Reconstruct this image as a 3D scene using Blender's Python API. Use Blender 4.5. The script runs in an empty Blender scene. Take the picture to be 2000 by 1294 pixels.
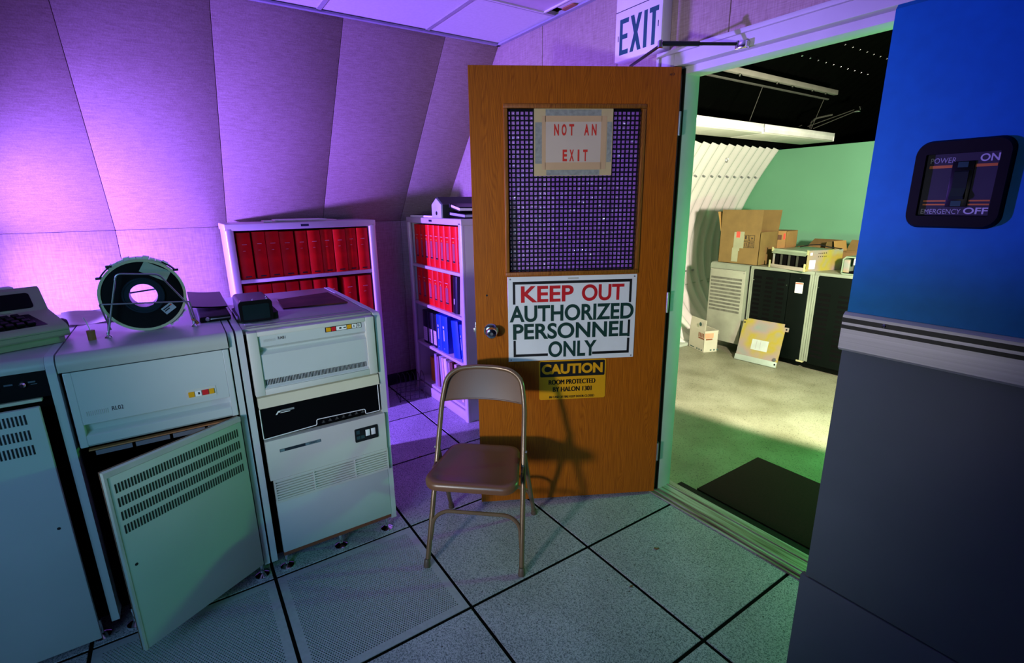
import bpy, bmesh, math, random
from mathutils import Matrix, Vector
random.seed(7)
PI = math.pi
SC = bpy.context.scene
COL = SC.collection

# ------------------------------------------------------------ camera, world, lights, exposure
cam_d = bpy.data.cameras.new('camera'); cam = bpy.data.objects.new('camera', cam_d); COL.objects.link(cam)
R_ = Vector((0.55960097, 0.82865473, -0.01334537)); U_ = Vector((-0.20226474, 0.15217235, 0.96743607)); F_ = Vector((-0.80370127, 0.53867887, -0.25276343))
cam.matrix_world = Matrix(((R_.x, U_.x, -F_.x, 1.43271), (R_.y, U_.y, -F_.y, -1.36205), (R_.z, U_.z, -F_.z, 1.53310), (0, 0, 0, 1)))
cam_d.sensor_width = 36; cam_d.lens = 968.04 / 2000 * 36; cam_d.clip_start = .02
SC.camera = cam
W = bpy.data.worlds.new('world'); SC.world = W; W.use_nodes = True
W.node_tree.nodes['Background'].inputs[0].default_value = (.05, .22, .35, 1)
W.node_tree.nodes['Background'].inputs[1].default_value = .02
vs = SC.view_settings
vs.view_transform = 'Standard'; vs.look = 'None'; vs.gamma = 1; vs.use_curve_mapping = False; vs.exposure = 0


def light(name, kind, loc, col, power, target=None, size=.1, spot=None, blend=.5, shape=None, size_y=None, spread=None):
    d = bpy.data.lights.new(name, kind); d.color = col; d.energy = power
    if kind == 'AREA':
        d.size = size
        if size_y: d.shape = 'RECTANGLE'; d.size_y = size_y
        if spread: d.spread = spread
    else:
        d.shadow_soft_size = size
    if kind == 'SPOT': d.spot_size = spot; d.spot_blend = blend
    o = bpy.data.objects.new(name, d); COL.objects.link(o); o.location = loc
    if target: o.rotation_euler = (Vector(target) - Vector(loc)).to_track_quat('-Z', 'Y').to_euler()
    return o


light('white_flash', 'SPOT', (.85, -2.85, 1.08), (1, .98, .97), 180, (-.33, .15, 1.08), .11, math.radians(62), 1)
light('purple_flash', 'SPOT', (-1.95, -2.7, 1.2), (.27, .13, 1), 1150, (-1.78, 0, .88), .05, math.radians(126), 1)
light('green_flash', 'POINT', (.64, 2.15, 1.1), (.10, 1, .24), 72, None, .06)
light('warm_flash', 'SPOT', (.8, 1.4, 1.45), (1, .84, .73), 720, (.8 - 4.66, 1.4 + 8.85, 1.2), .07, math.radians(124), .07)
light('teal_fill', 'AREA', (1.6, -2.9, 1.6), (.22, .6, 1), 6, (-.45, -1.0, .7), 1.0, spread=math.radians(75))

# ------------------------------------------------------------ materials
MATS = {}


def new_mat(name):
    m = bpy.data.materials.new(name); m.use_nodes = True
    nt = m.node_tree; b = nt.nodes['Principled BSDF']
    return m, nt, b


def nd(nt, t, **kw):
    n = nt.nodes.new(t)
    for k, v in kw.items():
        if k.startswith('i_'):
            n.inputs[k[2:].replace('_', ' ')].default_value = v
        else:
            setattr(n, k, v)
    return n


def coords(nt, scale=(1, 1, 1), rot=(0, 0, 0)):
    tc = nd(nt, 'ShaderNodeTexCoord'); mp = nd(nt, 'ShaderNodeMapping')
    mp.inputs['Scale'].default_value = scale; mp.inputs['Rotation'].default_value = rot
    nt.links.new(tc.outputs['Object'], mp.inputs['Vector'])
    return mp.outputs['Vector']


def ramp(nt, fac, stops):
    r = nd(nt, 'ShaderNodeValToRGB'); cr = r.color_ramp
    while len(cr.elements) < len(stops): cr.elements.new(.5)
    for e, (p, c) in zip(cr.elements, stops):
        e.position = p; e.color = (*c, 1)
    nt.links.new(fac, r.inputs['Fac'])
    return r.outputs['Color']


def bump(nt, b, h, strength=.2, dist=.002):
    n = nd(nt, 'ShaderNodeBump'); n.inputs['Strength'].default_value = strength; n.inputs['Distance'].default_value = dist
    nt.links.new(h, n.inputs['Height']); nt.links.new(n.outputs['Normal'], b.inputs['Normal'])


def M(name, col, rough=.5, metal=0, var=.12, scale=8, spec=.5, bmp=0, bscale=300):
    """plain painted / plastic surface with slight mottling"""
    if name in MATS: return MATS[name]
    m, nt, b = new_mat(name)
    v = coords(nt)
    n = nd(nt, 'ShaderNodeTexNoise'); n.inputs['Scale'].default_value = scale; n.inputs['Detail'].default_value = 5
    nt.links.new(v, n.inputs['Vector'])
    lo = tuple(c * (1 - var) for c in col); hi = tuple(min(1, c * (1 + var)) for c in col)
    nt.links.new(ramp(nt, n.outputs['Fac'], [(.3, lo), (.7, hi)]), b.inputs['Base Color'])
    b.inputs['Roughness'].default_value = rough; b.inputs['Metallic'].default_value = metal
    b.inputs['Specular IOR Level'].default_value = spec
    if bmp:
        n2 = nd(nt, 'ShaderNodeTexNoise'); n2.inputs['Scale'].default_value = bscale; n2.inputs['Detail'].default_value = 2
        nt.links.new(v, n2.inputs['Vector']); bump(nt, b, n2.outputs['Fac'], bmp, .001)
    MATS[name] = m
    return m


def fabric_mat():
    m, nt, b = new_mat('burlap_fabric')
    def ns(scale, sc, det=3):
        n = nd(nt, 'ShaderNodeTexNoise'); n.inputs['Scale'].default_value = sc; n.inputs['Detail'].default_value = det
        nt.links.new(coords(nt, scale), n.inputs['Vector']); return n.outputs['Fac']
    a = ns((8, 8, .6), 26); c = ns((.7, .7, 9), 26); g = ns((1, 1, 1), 1.6, 4)
    mx = nd(nt, 'ShaderNodeMath', operation='ADD'); nt.links.new(a, mx.inputs[0]); nt.links.new(c, mx.inputs[1])
    mh = nd(nt, 'ShaderNodeMath', operation='MULTIPLY'); nt.links.new(mx.outputs[0], mh.inputs[0]); mh.inputs[1].default_value = .5
    col = ramp(nt, mh.outputs[0], [(.3, (.31, .22, .20)), (.5, (.42, .31, .29)), (.7, (.52, .40, .38))])
    mm = nd(nt, 'ShaderNodeMixRGB', blend_type='MULTIPLY'); mm.inputs['Fac'].default_value = .35
    nt.links.new(col, mm.inputs[1]); nt.links.new(ramp(nt, g, [(.35, (.75, .75, .75)), (.65, (1, 1, 1))]), mm.inputs[2])
    nt.links.new(mm.outputs[0], b.inputs['Base Color']); b.inputs['Roughness'].default_value = .95; b.inputs['Specular IOR Level'].default_value = .1
    bump(nt, b, mh.outputs[0], .35, .002)
    return m


def oak_mat(name, base=(.235, .075, .0065), dark=(.125, .031, .0022), wave=True):
    m, nt, b = new_mat(name)
    # cathedral figure: chevrons repeating across the veneer leaves, bent by noise
    tc = nd(nt, 'ShaderNodeTexCoord'); sx = nd(nt, 'ShaderNodeSeparateXYZ'); nt.links.new(tc.outputs['Object'], sx.inputs[0])
    def mth(op, a, b_=None):
        q = nd(nt, 'ShaderNodeMath', operation=op)
        for k, v in enumerate((a, b_)):
            if v is None: continue
            if isinstance(v, (int, float)): q.inputs[k].default_value = v
            else: nt.links.new(v, q.inputs[k])
        return q.outputs[0]
    n = nd(nt, 'ShaderNodeTexNoise'); n.inputs['Scale'].default_value = 1; n.inputs['Detail'].default_value = 2
    nt.links.new(coords(nt, (9, 9, 1.3)), n.inputs['Vector'])
    xw = mth('ADD', sx.outputs['X'], mth('MULTIPLY', n.outputs['Fac'], .13))
    leafx = mth('PINGPONG', xw, .07)
    lines = mth('SUBTRACT', mth('MULTIPLY', sx.outputs['Z'], 11.0), mth('MULTIPLY', leafx, 150.0))
    fr = nd(nt, 'ShaderNodeMath', operation='PINGPONG'); fr.inputs[1].default_value = .5
    nt.links.new(mth('ADD', lines, mth('MULTIPLY', n.outputs['Fac'], 5.0)), fr.inputs[0])
    g = nd(nt, 'ShaderNodeTexNoise'); g.inputs['Scale'].default_value = 1; g.inputs['Detail'].default_value = 4
    nt.links.new(coords(nt, (240, 240, 7)), g.inputs['Vector'])
    c1 = ramp(nt, fr.outputs[0], [(.0, dark), (.22, base), (.5, tuple(x * 1.12 for x in base))])
    c2 = ramp(nt, g.outputs['Fac'], [(.32, (.55, .5, .45)), (.6, (1, 1, 1))])
    mm = nd(nt, 'ShaderNodeMixRGB', blend_type='MULTIPLY'); mm.inputs['Fac'].default_value = .75
    nt.links.new(c1, mm.inputs[1]); nt.links.new(c2, mm.inputs[2]); nt.links.new(mm.outputs[0], b.inputs['Base Color'])
    b.inputs['Roughness'].default_value = .42; b.inputs['Specular IOR Level'].default_value = .3
    bump(nt, b, g.outputs['Fac'], .06, .0006)
    return m


def speckle_mat(name, base, speck, scale=150, thr=.62, rough=.5, wear=None):
    m, nt, b = new_mat(name)
    v = coords(nt)
    n = nd(nt, 'ShaderNodeTexNoise'); n.inputs['Scale'].default_value = scale; n.inputs['Detail'].default_value = 2.5; n.inputs['Distortion'].default_value = 1.2
    nt.links.new(v, n.inputs['Vector'])
    c1 = ramp(nt, n.outputs['Fac'], [(.36, tuple(min(1, c * 1.08) for c in base)), (thr - .07, base), (thr, speck)])
    n2 = nd(nt, 'ShaderNodeTexNoise'); n2.inputs['Scale'].default_value = 75; n2.inputs['Detail'].default_value = 1
    nt.links.new(v, n2.inputs['Vector'])
    c2 = ramp(nt, n2.outputs['Fac'], [(.25, (.2, .18, .16)), (.29, (1, 1, 1))])
    n3 = nd(nt, 'ShaderNodeTexNoise'); n3.inputs['Scale'].default_value = 3; n3.inputs['Detail'].default_value = 5
    nt.links.new(v, n3.inputs['Vector'])
    c3 = ramp(nt, n3.outputs['Fac'], [(.3, wear or (.78, .78, .76)), (.6, (1, 1, 1))])
    out = c1
    for c in (c2, c3):
        mm = nd(nt, 'ShaderNodeMixRGB', blend_type='MULTIPLY'); mm.inputs['Fac'].default_value = 1
        nt.links.new(out, mm.inputs[1]); nt.links.new(c, mm.inputs[2]); out = mm.outputs[0]
    nt.links.new(out, b.inputs['Base Color']); b.inputs['Roughness'].default_value = rough; b.inputs['Specular IOR Level'].default_value = .35
    return m


def chromate_mat(name):
    m, nt, b = new_mat(name)
    n = nd(nt, 'ShaderNodeTexNoise'); n.inputs['Scale'].default_value = 4; n.inputs['Detail'].default_value = 2
    nt.links.new(coords(nt), n.inputs['Vector'])
    nt.links.new(ramp(nt, n.outputs['Fac'], [(.3, (.28, .36, .32)), (.42, (.42, .32, .27)), (.55, (.48, .38, .05)), (.68, (.33, .33, .31))]), b.inputs['Base Color'])
    b.inputs['Metallic'].default_value = .35; b.inputs['Roughness'].default_value = .4
    return m


def brushed_mat(name, col, axis=(2, 2, 300)):
    m, nt, b = new_mat(name)
    n = nd(nt, 'ShaderNodeTexNoise'); n.inputs['Scale'].default_value = 1; n.inputs['Detail'].default_value = 4
    nt.links.new(coords(nt, axis), n.inputs['Vector'])
    nt.links.new(ramp(nt, n.outputs['Fac'], [(.3, tuple(c * .8 for c in col)), (.7, col)]), b.inputs['Base Color'])
    b.inputs['Metallic'].default_value = .35; b.inputs['Roughness'].default_value = .42
    return m


def streak_mat(name):
    """worn metal threshold: dirty streaks along its length"""
    m, nt, b = new_mat(name)
    n = nd(nt, 'ShaderNodeTexNoise'); n.inputs['Scale'].default_value = 1; n.inputs['Detail'].default_value = 6
    nt.links.new(coords(nt, (3, 60, 60)), n.inputs['Vector'])
    nt.links.new(ramp(nt, n.outputs['Fac'], [(.3, (.1, .06, .03)), (.46, (.3, .26, .2)), (.62, (.5, .5, .46))]), b.inputs['Base Color'])
    b.inputs['Metallic'].default_value = .3; b.inputs['Roughness'].default_value = .5
    return m


def film_mat():
    """crinkled clear plastic over the door glass"""
    m, nt, b = new_mat('crinkled_film')
    for n in list(nt.nodes):
        if n.type != 'OUTPUT_MATERIAL': nt.nodes.remove(n)
    out = [n for n in nt.nodes if n.type == 'OUTPUT_MATERIAL'][0]
    tr = nd(nt, 'ShaderNodeBsdfTransparent'); gl = nd(nt, 'ShaderNodeBsdfGlossy'); gl.inputs['Roughness'].default_value = .22
    gl.inputs['Color'].default_value = (.9, .95, 1, 1)
    n = nd(nt, 'ShaderNodeTexNoise'); n.inputs['Scale'].default_value = 1; n.inputs['Detail'].default_value = 3; n.inputs['Distortion'].default_value = 1.5
    nt.links.new(coords(nt, (10, 10, 45)), n.inputs['Vector'])
    bp = nd(nt, 'ShaderNodeBump'); bp.inputs['Strength'].default_value = 1; bp.inputs['Distance'].default_value = .03
    nt.links.new(n.outputs['Fac'], bp.inputs['Height']); nt.links.new(bp.outputs['Normal'], gl.inputs['Normal'])
    mx = nd(nt, 'ShaderNodeMixShader'); mx.inputs['Fac'].default_value = .42
    nt.links.new(tr.outputs[0], mx.inputs[1]); nt.links.new(gl.outputs[0], mx.inputs[2]); nt.links.new(mx.outputs[0], out.inputs['Surface'])
    return m


FABRIC = fabric_mat()
OAK = oak_mat('oak_veneer', (.44, .117, .004), (.355, .086, .003)); OAKL = oak_mat('oak_moulding', (.3, .11, .013), (.2, .06, .006))
TILE = speckle_mat('floor_laminate', (.50, .46, .53), (.17, .18, .21), 190, .57, .45)
TILE2 = speckle_mat('vinyl_floor', (.27, .27, .18), (.1, .1, .06), 120, .66, .45, (.62, .62, .55))
PERF = M('perforated_panel', (.40, .385, .43), .4, var=.08, scale=60)
BLACK = M('black_paint', (.006, .006, .007), .45)
VOID = M('matt_black', (.003, .003, .003), .95, spec=.05)
CREAM = M('cream_paint', (.51, .53, .53), .38, var=.03, scale=5, bmp=.05)
CREAM2 = M('cream_bezel', (.56, .55, .51), .38, var=.03, scale=5, bmp=.04)
CREAMG = M('greenish_cream_door', (.42, .48, .42), .4, var=.04, scale=4, bmp=.05)  # slightly darker, greener cream than the other fronts
GREYEDGE = M('grey_edge', (.45, .43, .42), .4)
RUST = M('red_brown_strip', (.2, .05, .025), .6)
COPPER = M('copper_strip', (.5, .2, .08), .4)
BEIGE = M('beige_plastic', (.33, .31, .2), .45, var=.05)
SHELFM = M('shelf_enamel', (.58, .5, .5), .3, var=.04)
SHELFS = M('shelf_side_enamel', (.5, .48, .4), .4, var=.04)
RED = M('red_vinyl', (.6, .004, .003), .5, spec=.15, var=.15, scale=14, bmp=.1, bscale=60)
REDB = M('red_binder', (.8, .006, .005), .45, spec=.2, var=.1, scale=12)
BLUEB = M('blue_binder', (.01, .08, .75), .4, var=.1)
NAVY = M('navy_binder', (.006, .007, .02), .35)
WHITE = M('white_paint', (.8, .8, .8), .4, var=.04)
PAPER = M('paper', (.8, .76, .68), .8, var=.06, scale=20)
PINKP = M('pinkish_paper', (.7, .5, .48), .8, var=.1, scale=20)
FAINT = M('faint_print', (.62, .25, .25), .6)
GOLD = M('gold_foil', (.9, .55, .15), .35, .3)
CHROME = M('chrome', (.75, .75, .78), .12, 1, var=.03)
STEEL = M('dull_steel', (.4, .4, .42), .35, .9)
WIRE = M('dark_wire', (.06, .05, .06), .35, .6)
CHAIRM = M('brown_enamel', (.14, .062, .03), .34, 0, spec=.5, var=.05)
CHAIRL = M('brown_tube', (.19, .115, .065), .26, .25, var=.05)
BLUEC = M('blue_cabinet_paint', (.001, .20, .56), .5, var=.06, scale=30, spec=.25, bmp=.08, bscale=500)
GREYC = M('grey_cabinet_paint', (.10, .125, .155), .45, var=.05, scale=6, bmp=.08, bscale=500)
ALU = brushed_mat('brushed_aluminium', (.62, .6, .66))
ORANGE = M('orange_print', (.7, .2, .02), .5)
SCREEN = M('dark_grey_panel', (.05, .05, .065), .6, spec=.15)
GREYTX = M('grey_print', (.4, .42, .5), .5)
SIGNRED = M('sign_red', (.55, .01, .015), .45)
SIGNGRN = M('sign_dark_green', (.006, .04, .03), .45)
EXITGRN = M('exit_green', (.002, .09, .10), .4)
YELLOW = M('caution_yellow', (.72, .33, .004), .4, var=.05)
PRINTRED = M('print_red', (.65, .03, .015), .6)
TAPE = M('masking_tape', (.6, .46, .24), .7, var=.06)
GREYTAPE = M('grey_tape', (.3, .31, .28), .7, var=.2, scale=60)
PAPERP = M('notice_paper', (.62, .5, .4), .8, var=.04)
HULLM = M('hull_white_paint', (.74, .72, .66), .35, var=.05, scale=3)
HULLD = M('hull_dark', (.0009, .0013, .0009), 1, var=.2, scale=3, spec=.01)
GREENW = M('pale_green_wall', (.16, .42, .24), .6, var=.04, scale=2)
FRAMEM = M('frame_enamel', (.6, .58, .6), .6, var=.05)
CARD = M('cardboard', (.20, .125, .035), .8, var=.12, scale=9)
CARDIN = M('cardboard_inside', (.45, .25, .07), .8, var=.08)
WBOX = M('white_carton', (.55, .53, .4), .7, var=.05)
CHROMATE = chromate_mat('yellow_chromate_plate')
RACKG = M('rack_grey_green', (.24, .27, .2), .4)
MATM = M('dark_doormat', (.018, .003, .003), .9, var=.5, scale=220, spec=.2, bmp=.6, bscale=250)
RUBBER = M('black_rubber', (.006, .006, .006), .7, spec=.15)
CORK = M('cork', (.3, .11, .03), .7, var=.2, scale=60)
BLKPL = M('black_plastic', (.004, .004, .005), .35, spec=.2)
TEALG = M('dark_teal_glass', (.006, .014, .018), .3, spec=.2)
CEILM = M('ceiling_board', (.72, .7, .72), .85, var=.04, scale=60, bmp=.2, bscale=120)
TEE = M('ceiling_tee', (.4, .38, .42), .5)
DIFF = M('light_diffuser', (.6, .5, .6), .4)
PINKL = M('red_label', (.8, .08, .05), .6)
LEAFM = M('dry_leaf', (.2, .1, .04), .8)
CLEAR = film_mat()
THRESH = streak_mat('worn_threshold')
AMBER = M('amber', (.7, .25, .02), .4)

# ------------------------------------------------------------ builders
PW = {}      # world matrices of the things


def FR(o=(0, 0, 0), rz=0):
    return Matrix.Translation(o) @ Matrix.Rotation(rz, 4, 'Z')


class B:
    def __init__(s, frame=None):
        s.bm = bmesh.new(); s.F = frame or Matrix()

    def add(s, vs_, fs):
        v = [s.bm.verts.new(Vector(p)) for p in vs_]
        for f in fs:
            try: s.bm.faces.new([v[i] for i in f])
            except ValueError: pass
        return s

    def box(s, x0, y0, z0, x1, y1, z1, bev=0, seg=2, T=None):
        t = bmesh.new(); bmesh.ops.create_cube(t, size=1)
        a, b_ = Vector((x0, y0, z0)), Vector((x1, y1, z1))
        for v in t.verts:
            v.co = Vector(((a[i] + b_[i]) / 2 + v.co[i] * abs(b_[i] - a[i]) for i in range(3)))
        if bev: bmesh.ops.bevel(t, geom=list(t.edges), offset=bev, segments=seg, profile=.5, affect='EDGES')
        return s.merge(t, T)

    def merge(s, t, T=None):
        t.verts.index_update(); mp = {}
        for v in t.verts: mp[v.index] = s.bm.verts.new(T @ v.co if T else v.co)
        for f in t.faces:
            try: s.bm.faces.new([mp[v.index] for v in f.verts])
            except ValueError: pass
        t.free(); return s

    def prism(s, pts, axis, a, b_, T=None):
        """2-D outline extruded along axis from a to b; pts are in the two other axes in xyz order"""
        def p3(p, c):
            q = list(p); q.insert('xyz'.index(axis), c); return Vector(q)
        n = len(pts); t = bmesh.new()
        A = [t.verts.new(p3(p, a)) for p in pts]; Bv = [t.verts.new(p3(p, b_)) for p in pts]
        t.faces.new(A); t.faces.new(Bv[::-1])
        for i in range(n): t.faces.new([A[i], Bv[i], Bv[(i + 1) % n], A[(i + 1) % n]])
        bmesh.ops.recalc_face_normals(t, faces=t.faces)
        return s.merge(t, T)

    def tube(s, pts, r, n=10, closed=False, caps=True):
        pts = [Vector(p) for p in pts]; m = len(pts); rings = []
        up = None
        for i, p in enumerate(pts):
            if closed: d = pts[(i + 1) % m] - pts[i - 1]
            else: d = pts[min(i + 1, m - 1)] - pts[max(i - 1, 0)]
            if d.length < 1e-9: d = Vector((0, 0, 1))
            d.normalize()
            if up is None: up = d.orthogonal().normalized()
            up = (up - d * up.dot(d))
            if up.length < 1e-6: up = d.orthogonal()
            up.normalize(); w = d.cross(up)
            rr = r[i] if isinstance(r, (list, tuple)) else r
            rings.append([s.bm.verts.new(p + (up * math.cos(2 * PI * k / n) + w * math.sin(2 * PI * k / n)) * rr) for k in range(n)])
        for i in range(m if closed else m - 1):
            A, C_ = rings[i], rings[(i + 1) % m]
            for k in range(n): s.bm.faces.new([A[k], A[(k + 1) % n], C_[(k + 1) % n], C_[k]])
        if caps and not closed:
            s.bm.faces.new(rings[0][::-1]); s.bm.faces.new(rings[-1])
        return s

    def lathe(s, prof, o=(0, 0, 0), d=(0, 0, 1), n=24):
        o = Vector(o); d = Vector(d).normalized(); u = d.orthogonal().normalized(); w = d.cross(u); rings = []
        for r, h in prof:
            rings.append([s.bm.verts.new(o + d * h + (u * math.cos(2 * PI * k / n) + w * math.sin(2 * PI * k / n)) * max(r, 1e-5)) for k in range(n)])
        for A, C_ in zip(rings, rings[1:]):
            for k in range(n): s.bm.faces.new([A[k], A[(k + 1) % n], C_[(k + 1) % n], C_[k]])
        s.bm.faces.new(rings[0][::-1]); s.bm.faces.new(rings[-1])
        return s

    def text(s, string, x0, z0, x1, z1, o=(0, 0, 0), right=(1, 0, 0), up=(0, 0, 1), thick=.0005, weight=0, shear=0):
        """lettering fitted to the box (x0,z0)-(x1,z1) in the plane o + right*x + up*z"""
        cu = bpy.data.curves.new('t', 'FONT'); cu.body = string; cu.size = 1; cu.offset = weight; cu.extrude = .01; cu.resolution_u = 7
        if shear: cu.shear = shear
        ob = bpy.data.objects.new('t', cu); COL.objects.link(ob)
        dg = bpy.context.evaluated_depsgraph_get()
        me = bpy.data.meshes.new_from_object(ob.evaluated_get(dg))
        bpy.data.objects.remove(ob); bpy.data.curves.remove(cu)
        xs = [v.co.x for v in me.vertices]; ys = [v.co.y for v in me.vertices]
        if not xs: return s
        a, b_, c, d = min(xs), max(xs), min(ys), max(ys)
        o, right, up = Vector(o), Vector(right), Vector(up); nrm = right.cross(up)
        vs_ = [s.bm.verts.new(o + right * (x0 + (v.co.x - a) / (b_ - a) * (x1 - x0)) + up * (z0 + (v.co.y - c) / (d - c) * (z1 - z0)) + nrm * (thick if v.co.z > 0 else 0)) for v in me.vertices]
        for f in me.polygons:
            try: s.bm.faces.new([vs_[i] for i in f.vertices])
            except ValueError: pass
        bpy.data.meshes.remove(me)
        return s

    def build(s, name, mat, parent=None, smooth=35, kind=None, label=None, recalc=True):
        if recalc: bmesh.ops.recalc_face_normals(s.bm, faces=s.bm.faces)
        T = s.F
        if parent is not None: T = PW[parent.name].inverted() @ T
        s.bm.transform(T)
        me = bpy.data.meshes.new(name); s.bm.to_mesh(me); s.bm.free()
        me.materials.append(mat)
        if smooth:
            me.shade_smooth(); me.set_sharp_from_angle(angle=math.radians(smooth))
        o = bpy.data.objects.new(name, me); COL.objects.link(o)
        if parent is not None:
            o.parent = parent; PW[o.name] = PW[parent.name]
        else: PW[o.name] = Matrix()
        if kind: o['kind'] = kind
        if label: o['label'] = label
        return o


def thing(name, label, cat, loc=(0, 0, 0), rz=0, group=None, T=None):
    o = bpy.data.objects.new(name, None); COL.objects.link(o); o.empty_display_size = .05
    m = T if T is not None else FR(loc, rz)
    o.matrix_world = m; PW[o.name] = m
    o['label'] = label; o['category'] = cat
    if group: o['group'] = group
    return o


def tag(o, label, cat, group=None, origin=None):
    o['label'] = label; o['category'] = cat
    if group: o['group'] = group
    return o


def struct(name, b, m, smooth=35, parent=None):
    o = b.build(name, m, parent, smooth)
    o['kind'] = 'structure'
    return o


def copy_part(src, parent, loc=None, name=None):
    c = src.copy(); COL.objects.link(c); c.parent = parent
    if loc is not None: c.location = loc
    PW[c.name] = PW[parent.name]
    return c


def fillet(pts, r, n=5):
    pts = [Vector(p) for p in pts]; out = [pts[0]]
    for a, b_, c in zip(pts, pts[1:], pts[2:]):
        d1 = (a - b_); d2 = (c - b_); k = min(r, d1.length * .49, d2.length * .49)
        p, q = b_ + d1.normalized() * k, b_ + d2.normalized() * k
        for i in range(n + 1):
            t = i / n; out.append(p * (1 - t) ** 2 + b_ * 2 * t * (1 - t) + q * t * t)
    out.append(pts[-1]); return out


def rrect(x0, z0, x1, z1, r, n=5):
    out = []
    for cx, cz, a in ((x1 - r, z1 - r, 0), (x0 + r, z1 - r, PI / 2), (x0 + r, z0 + r, PI), (x1 - r, z0 + r, 1.5 * PI)):
        for i in range(n + 1):
            t = a + PI / 2 * i / n; out.append((cx + r * math.cos(t), cz + r * math.sin(t)))
    return out


# ------------------------------------------------------------ the setting: our room
WY = .60            # room face of the wall with the door
b = B(); b.box(-2.7, -6, -.09, 3, .72, -.003); floor = struct('floor', b, VOID, 0)
# laminated floor tiles on the raised floor
P = .61; G = .0065
tm = {}


def tile_mesh(x0, y0, x1, y1):
    b = B(); b.box(x0, y0, -.028, x1, y1, 0, .0015, 1); return b


perf_cells = [(-1, -2), (-1, -3)]
plain_src = None
for i in range(-5, 5):
    for j in range(-5, 1):
        if (i, j) in perf_cells: continue
        x0, x1, y0, y1 = i * P + G, (i + 1) * P - G, j * P + G, (j + 1) * P - G
        x0 = max(x0, -2.54); y1 = min(y1, .582)
        if x0 >= x1: continue
        full = abs((x1 - x0) - (P - 2 * G)) < 1e-6 and abs((y1 - y0) - (P - 2 * G)) < 1e-6
        if full and plain_src:
            c = copy_part(plain_src, floor, (x0 + P / 2 - G, y0 + P / 2 - G, 0))
        elif full:
            h = P / 2 - G; plain_src = tile_mesh(-h, -h, h, h).build('tile', TILE, floor, 30); plain_src.location = (x0 + h, y0 + h, 0)
        else: tile_mesh(x0, y0, x1, y1).build('tile', TILE, floor, 30)
b = B(); b.box(-2.54, -6, -.028, 3, -5 * P - G, 0); b.build('tile_field', TILE, floor, 0)
# perforated airflow panel: every hole is cut
def perf_panel():
    h = P / 2 - G; m = .03; s = .0099; rp = s * .8660; r = .0031
    nr = int((2 * h - 2 * m) / rp); nc = int((2 * h - 2 * m) / s)
    X0 = -nr * rp / 2; Y0 = -(nc + .5) * s / 2; V = []; Fc = []
    def q(*pts):
        k = len(V); V.extend(pts); Fc.append(tuple(range(k, k + len(pts))))
    ring = [(math.cos(2 * PI * k / 8), math.sin(2 * PI * k / 8)) for k in range(8)]
    for a in range(nr):
        xa = X0 + a * rp; off = s / 2 if a % 2 else 0
        xm = xa + rp / 2
        if off: q((xa, Y0, 0), (xa + rp, Y0, 0), (xa + rp, Y0 + off, 0), (xa, Y0 + off, 0))
        else: q((xa, Y0 + nc * s, 0), (xa + rp, Y0 + nc * s, 0), (xa + rp, Y0 + (nc + .5) * s, 0), (xa, Y0 + (nc + .5) * s, 0))
        for c in range(nc):
            yb = Y0 + off + c * s; ym = yb + s / 2; hx, hy = rp / 2, s / 2
            outer = [(xm + hx, ym), (xm + hx, ym + hy), (xm, ym + hy), (xm - hx, ym + hy), (xm - hx, ym), (xm - hx, ym - hy), (xm, ym - hy), (xm + hx, ym - hy)]
            k = len(V)
            V.extend((x, y, 0) for x, y in outer); V.extend((xm + r * cx, ym + r * cy, 0) for cx, cy in ring); V.extend((xm + r * cx, ym + r * cy, -.003) for cx, cy in ring)
            for e in range(8):
                f = (e + 1) % 8
                Fc.append((k + e, k + f, k + 8 + f, k + 8 + e)); Fc.append((k + 8 + e, k + 8 + f, k + 16 + f, k + 16 + e))
    X1, Y1 = X0 + nr * rp, Y0 + (nc + .5) * s
    q((-h, -h, 0), (h, -h, 0), (h, Y0, 0), (-h, Y0, 0)); q((-h, Y1, 0), (h, Y1, 0), (h, h, 0), (-h, h, 0))
    q((-h, Y0, 0), (X0, Y0, 0), (X0, Y1, 0), (-h, Y1, 0)); q((X1, Y0, 0), (h, Y0, 0), (h, Y1, 0), (X1, Y1, 0))
    for (xa, ya), (xb, yb) in (((-h, -h), (h, -h)), ((h, -h), (h, h)), ((h, h), (-h, h)), ((-h, h), (-h, -h))):
        q((xa, ya, -.028), (xb, yb, -.028), (xb, yb, 0), (xa, ya, 0))
    me = bpy.data.meshes.new('perforated_tile'); me.from_pydata(V, [], Fc); me.materials.append(PERF); return me


pm = perf_panel()
for i, j in perf_cells:
    o = bpy.data.objects.new('perforated_tile', pm); COL.objects.link(o); o.parent = floor; o.location = ((i + .5) * P, (j + .5) * P, 0); PW[o.name] = Matrix()

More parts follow.
